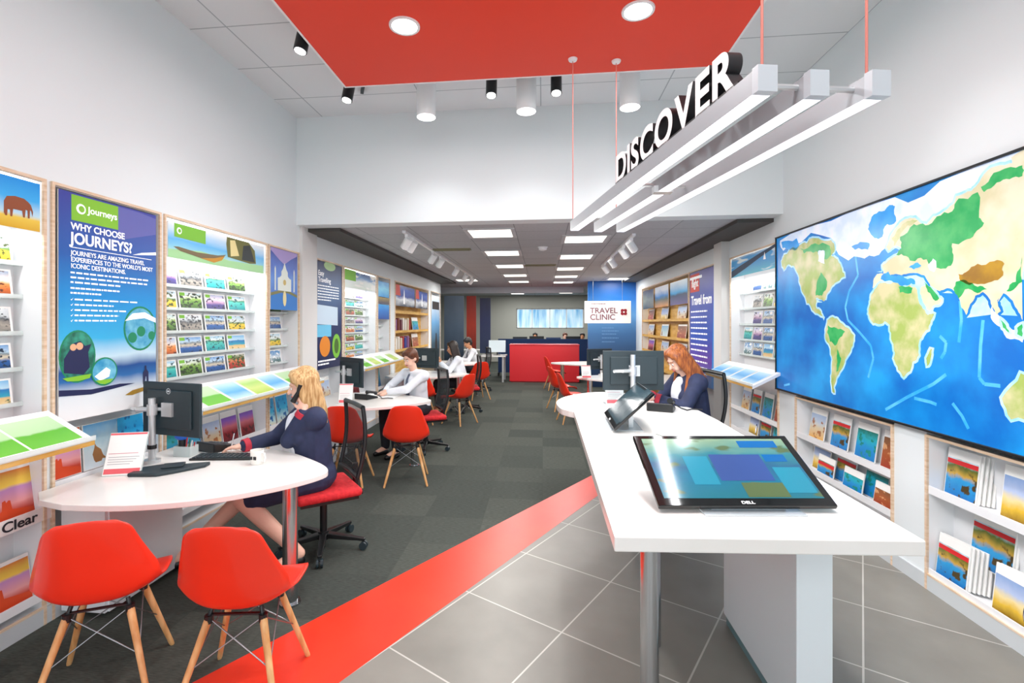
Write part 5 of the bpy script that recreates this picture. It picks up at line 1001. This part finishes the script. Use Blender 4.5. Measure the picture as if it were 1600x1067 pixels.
def person(label, loc, rot, L, R, clothes, hair, seat=.47, lean=8, hyaw=0, hpitch=0, htilt=0, knees=None, feet=None, skinm=None, fem=True, vox=.009, polL=(-1, -.4, -1), polR=(1, -.4, -1), hL=None, hR=None, group=None, detail=True, fwd=.0):
    t = thing('person', label, 'person', loc, rot, group); skinm = skinm or skin
    Mi = (Matrix.Translation(loc) @ Matrix.Rotation(rot, 4, 'Z')).inverted(); W2 = lambda p: Mi @ Vector(p)
    dz = seat - .47; P = Vector((0, 0, .56 + dz)); Rl = Matrix.Rotation(rad(-lean), 3, 'X'); A = lambda x, y, z: P + Rl @ Vector((x, y, z))
    sw = .165 if fem else .195; shL, shR = A(-sw, 0, .44), A(sw, 0, .44); C = A(0, .01, .30); N = A(0, .01, .49)
    eL, wL = ik(shL, W2(L), .28, .245, polL); eR, wR = ik(shR, W2(R), .28, .245, polR)
    HR = Euler((rad(-hpitch), rad(htilt), rad(hyaw))).to_matrix(); H0 = A(0, .015, .55); Hh = lambda x, y, z: H0 + HR @ Vector((x, y + fwd, z)); HT = HR.to_4x4()
    hips = [Vector((s * .09, .0, .55 + dz)) for s in (-1, 1)]
    kn = [W2(k) for k in knees] if knees else [Vector((s * .11, .44, .53 + dz)) for s in (-1, 1)]
    ft = [W2(k) for k in feet] if feet else [Vector((s * .12, .42, .08)) for s in (-1, 1)]
    def legs(b, g=0, lo=1.0):
        for h, k, f in zip(hips, kn, ft):
            e = k + (f - k) * lo; b.cap(h, k, .086 + g, .060 + g); m = k + (e - k) * .3; b.cap(k, m, .058 + g, .056 + g); b.cap(m, e, .056 + g, .038 + g)
    def torso(b, g=0, up=1):
        b.ell(P + Vector((0, -.01, .0)), (.175 + g, .135 + g, .12 + g)); b.ell(A(0, 0, .16), ((.135 if fem else .155) + g, .105 + g, .15 + g)); b.ell(A(0, .0, .30), ((.155 if fem else .18) + g, .112 + g, .17 + g))
        b.cap(A(0, -.005, .02), A(0, 0, .33), .122 + g, .118 + g); b.cap(A(-.05, 0, .05), A(-.06, 0, .33), .10 + g, .10 + g); b.cap(A(.05, 0, .05), A(.06, 0, .33), .10 + g, .10 + g)
        b.cap(A(-sw * .7, -.005, .425), A(sw * .7, -.005, .425), .065 + g, .065 + g); b.ell(A(-sw, 0, .425), (.062 + g,) * 3); b.ell(A(sw, 0, .425), (.062 + g,) * 3)
        if fem: b.ell(A(-.07, .085, .30), (.06 + g * .6,) * 3); b.ell(A(.07, .085, .30), (.06 + g * .6,) * 3)
    def arms(b, g=0, cut=1.0):
        for s_, e, w_ in ((shL, eL, wL), (shR, eR, wR)): w2 = e + (w_ - e) * cut; b.cap(s_, e, .050 + g, .042 + g); b.cap(e, w2, .042 + g, .028 + g)
    def body(b):
        torso(b); arms(b); legs(b)
        for k, f in zip(kn, ft): d = Vector((f.x - k.x, f.y - k.y, 0)); d = Vector((0, 1, 0)) if not feet else (Vector((d.x * .3, .8 if not feet else .7, 0)).normalized()); b.cap(f, f + d * .12 + Vector((0, 0, -.035)), .036, .030)
        b.cap(A(0, -.005, .44), Hh(0, .0, .05), .052, .050)
        b.ell(Hh(0, -.012, .125), (.074, .094, .100), T=HT); b.ell(Hh(0, .028, .065), (.056, .066, .078), T=HT); b.ell(Hh(0, .045, .005), (.030, .034, .026), T=HT)
        b.cap(Hh(0, .088, .105), Hh(0, .112, .066), .009, .013, 10); b.ell(Hh(-.03, .066, .045), (.022, .024, .02), T=HT); b.ell(Hh(.03, .066, .045), (.022, .024, .02), T=HT); b.ell(Hh(0, .072, .128), (.052, .02, .012), T=HT)
        for s in (-1, 1): b.ell(Hh(s * .074, -.01, .09), (.010, .020, .030), T=HT)
        for w_, e, hh, sd in ((wL, eL, hL, 1), (wR, eR, hR, -1)):
            hh = hh or {}; d = Mi.to_3x3() @ Vector(hh['d']) if 'd' in hh else (w_ - e); n = Mi.to_3x3() @ Vector(hh.get('n', (0, 0, -1))); hand(b, w_, d, n, hh.get('s', sd), hh.get('c', .45))
    blob('body', body, vox, skinm, t, 4)
    if detail:
        for s in (-1, 1):
            b = B(); b.ell(Hh(s * .030, .0835, .098), (.012, .007, .0075), T=HT, mi=0); b.ell(Hh(s * .030, .0895, .098), (.0055, .003, .0055), T=HT, mi=1); b.build('eye', [cardw, carddark], t, True)
            b = B(); b.cap(Hh(s * .016, .091, .122), Hh(s * .044, .080, .124), .0038, .003, 8); b.build('eyebrow', hair['m'], t, True)
        b = B(); b.ell(Hh(0, .0915, .036), (.022, .010, .0075), T=HT); b.build('mouth', M('lips', '#c06058', .4), t, True)
    # hair
    def hr(b):
        b.ell(Hh(0, -.022, .140), (.086, .098, .100), T=HT)
        for s in (-1, 1): b.ell(Hh(s * .055, .02, .165), (.035, .06, .045), T=HT)
        if hair['len'] == 'short': b.ell(Hh(0, -.045, .09), (.080, .070, .085), T=HT); b.ell(Hh(0, .045, .190), (.055, .045, .028), T=HT)
        else:
            for s in (-1, 1):
                ln = hair['len']; b.ell(Hh(s * .03, .035, .195), (.045, .05, .028), T=HT); rr = random.Random(4)
                for k in range(7):
                    a = k / 6; x = s * (.082 - .012 * a * a); y = (.02 if ln < .2 else .045) - .10 * a; p = [Hh(x, y, .15), Hh(x * 1.12, y - .005, .06), Hh(x * 1.15 + s * .01, y - .012, -.03 - .02 * k)]
                    b.cap(p[0], p[1], .024, .026, 10); b.cap(p[1], p[2], .026, .024, 10); q = Vector((p[2].x * .98 + rr.uniform(-.01, .01), p[2].y + hair.get('fy', -.01), p[2].z - ln * rr.uniform(.75, 1))); b.cap(p[2], q, .024, .011, 10)
            b.ell(Hh(0, -.07, .03), (.085, .045, .13), T=HT); b.ell(Hh(0, -.085, -.06), (.09, .035, .10), T=HT)
    blob('hair', hr, max(vox, .008), hair['m'], t, 3)
    # clothes
    for c in clothes:
        k = c['k']
        if k == 'jacket':
            def f(b): torso(b, .018); arms(b, .016, .93)
            blob('jacket', f, vox, c['m'], t, 12)
            if 'blouse' in c:
                b = B(); V = [A(-.045, .0, .45), A(.045, 0, .45), A(.055, 0, .30), A(.035, 0, .02), A(-.035, 0, .02), A(-.055, 0, .30)]
                def g(b_): b_.ell(A(0, .13, .33), (.065, .045, .13)); b_.ell(A(0, .10, .14), (.05, .055, .16)); b_.ell(A(0, .085, .43), (.045, .038, .05))
                blob('blouse', g, .008, c['blouse'], t, 3)
            if 'cuff' in c:
                for e, w_ in ((eL, wL), (eR, wR)): b = B(); q = e + (w_ - e) * .84; b.cyl(q, w_, .050, .046, 20); b.build('cuff', c['cuff'], t, True)
        if k == 'shirt':
            def f(b): torso(b, .014); arms(b, .013, .95)
            blob('shirt', f, vox, c['m'], t, 9)
            b = B(); 
            b.tube([A(.055 * math.cos(q * PI / 6), .01 + .055 * math.sin(q * PI / 6), .47) for q in range(13)], .014, 8); b.build('collar', c['m'], t, True)
            if 'tie' in c:
                b = B(); b.tube([A(0, .078, .45), A(0, .125, .38), A(0, .142, .28), A(0, .135, .14), A(0, .125, .05)], [.012, .016, .022, .026, .018], 8); b.build('tie', c['tie'], t, True)
        if k == 'trousers':
            def f(b): legs(b, .018, .93); b.ell(P + Vector((0, -.01, -.01)), (.195, .155, .115))
            blob('trousers', f, vox * 1.1, c['m'], t, 4)
        if k == 'skirt':
            def f(b):
                for h, kk in zip(hips, kn): b.cap(h, h + (kk - h) * .9, .108, .085)
                b.ell(P + Vector((0, -.01, -.01)), (.195, .155, .115)); m1 = (hips[0] + hips[1]) / 2; m2 = (kn[0] + kn[1]) / 2; b.cap(m1, m1 + (m2 - m1) * .85, .09, .07)
            blob('skirt', f, vox * 1.1, c['m'], t, 4)
        if k == 'shoes':
            for kk, f in zip(kn, ft):
                d = Vector((0, 1, 0)) if not feet else Vector((.25 * (f.x - kk.x), .75, 0)).normalized()
                b = B(); b.cap(f + Vector((0, 0, -.045)), f + d * .15 + Vector((0, 0, -.052)), .040, .030, 12); b.build('shoe', c['m'], t, True)
    return t, Hh, wL, wR, Mi
navy = noisy('navy_wool', '#222a48', '#2a3354', 14, .8); redcuff = M('cuff_red', '#b8283c', .7); whites = noisy('white_cotton', '#eef1f6', '#e4e8f0', 6, .8); darkw = noisy('charcoal_wool', '#1c2028', '#242a34', 14, .85); blackl = M('black_leather', '#121214', .35)
def hairm(n, a, c): return noisy(n, a, c, 16, .5, .4, (5, 5, .7), detail=6)
blonde = {'m': hairm('hair_blonde', '#a87a44', '#e0bc86'), 'len': .09}; auburn = {'m': hairm('hair_auburn', '#74361a', '#b4682e'), 'len': .32, 'fy': .05}; brownh = {'m': hairm('hair_brown', '#4a2818', '#6e3e26'), 'len': 'short'}; darkh = {'m': hairm('hair_dark', '#1a1412', '#33241c'), 'len': .22}; blackh = {'m': hairm('hair_black', '#141212', '#241e1a'), 'len': 'short'}
# blonde woman on the phone
wx, wy = -1.66, 3.40
tW, Hh, wL, wR, Mi = person('blonde woman in a navy jacket telephoning while writing at the foreground desk', (wx, wy, 0), rad(130), (-1.66, 3.26, 1.03), (-2.10, 3.24, .785),
    [{'k': 'jacket', 'm': navy, 'blouse': whites, 'cuff': redcuff}, {'k': 'skirt', 'm': navy}, {'k': 'shoes', 'm': blackl}], blonde, lean=3, hyaw=-16, hpitch=12, htilt=-6,
    knees=[(-1.93, 2.98, .50), (-2.02, 3.22, .50)], feet=[(-1.62, 3.12, .11), (-2.40, 3.05, .09)], vox=.0065, polL=(-.25, -.4, -1), polR=(.6, -.5, -.6),
    hL={'d': (-.12, .12, 1), 'n': (-.25, .95, 0), 'c': .8, 's': 1}, hR={'d': (-.95, -.25, -.1), 'n': (0, 0, -1), 'c': .75})
b = B(); b.tube([Hh(-.092, .01, .125), Hh(-.10, .035, .08), Hh(-.092, .085, .02)], [.022, .014, .020], 10); th = tag(b.build('phone_handset', black, None, True), 'black telephone handset held to the ear of the blonde woman', 'telephone handset'); th.matrix_world = tW.matrix_basis
bpy.context.view_layer.update()
b = B(); b.cyl((-2.185, 3.23, .755), (-2.17, 3.245, .87), .0045); tag(b.build('pen', silver), 'silver pen in the writing hand of the blonde woman', 'pen')
office_chair(-1.60, 3.44, rad(129), 'mesh back office chair with red seat under the blonde woman')
# man in white shirt
office_chair(-1.52, 6.28, rad(118), 'mesh back office chair behind the man in the white shirt')
person('man in white shirt and dark tie reading at the second desk', (-1.62, 6.26, 0), rad(142), (-1.93, 5.97, .79), (-1.99, 6.06, .79), [{'k': 'shirt', 'm': whites, 'tie': M('tie_slate', '#4a5468', .6)}, {'k': 'trousers', 'm': darkw}, {'k': 'shoes', 'm': blackl}], brownh, lean=8, hyaw=6, hpitch=18, fem=False, vox=.011, polL=(-1, 0, -.6), polR=(1, 0, -.6), hL={'c': .6}, hR={'c': .6})
office_chair(-1.42, 9.12, rad(105), 'mesh back office chair of the dark haired woman')
person('dark haired woman in white blouse with elbows on the third desk', (-1.52, 9.08, 0), rad(112), (-1.86, 8.86, .92), (-1.90, 8.98, .92), [{'k': 'shirt', 'm': whites}, {'k': 'trousers', 'm': darkw}, {'k': 'shoes', 'm': blackl}], darkh, lean=14, hyaw=0, hpitch=12, skinm=skin2, vox=.013, hL={'d': (-.3, .1, 1), 'c': .8}, hR={'d': (-.3, -.1, 1), 'c': .8})
office_chair(-1.55, 11.95, rad(110), 'mesh back office chair at the last desk on the left')
person('man in white shirt bowing his head at the furthest left desk', (-1.62, 11.85, 0), rad(115), (-2.0, 11.55, .79), (-2.05, 11.8, .79), [{'k': 'shirt', 'm': whites, 'tie': M('tie_slate')}, {'k': 'trousers', 'm': darkw}, {'k': 'shoes', 'm': blackl}], blackh, lean=16, hpitch=24, fem=False, skinm=skin2, vox=.014)
# red haired woman behind the counter
office_chair(1.30, 4.60, rad(97), 'tall mesh back office chair of the red haired woman', .64)
person('red haired woman in a navy jacket bent over the counter end', (1.37, 4.60, 0), rad(104), (.98, 4.40, .995), (.97, 4.56, .995), [{'k': 'jacket', 'm': navy, 'blouse': whites, 'cuff': redcuff}, {'k': 'trousers', 'm': navy}, {'k': 'shoes', 'm': blackl}], auburn, seat=.62, lean=9, hyaw=0, hpitch=34, vox=.008, fwd=.01, feet=[(.92, 4.40, .25), (.92, 4.62, .25)], knees=[(.90, 4.42, .68), (.90, 4.64, .68)], hL={'d': (-1, .2, 0), 'c': .5}, hR={'d': (-1, -.2, 0), 'c': .5})
# staff of the back office
for i, (x, y, r, sk, c, lb) in enumerate(((-.25, 17.0, 175, skin2, darkw, 'person with dark hair behind the red counter, leftmost'), (.75, 17.0, 185, skin, M('blouse_pink', '#d8a8a8', .7), 'person in a pink top behind the red counter, middle'), (1.35, 16.9, 170, skin2, darkw, 'person with dark hair behind the red counter, rightmost'))):
    person(lb, (x, y, 0), rad(r), (x - .1, y - .38, .8), (x + .1, y - .38, .8), [{'k': 'shirt', 'm': c}, {'k': 'trousers', 'm': darkw}], blackh if i != 1 else brownh, vox=.018, skinm=sk, detail=False, group=None)
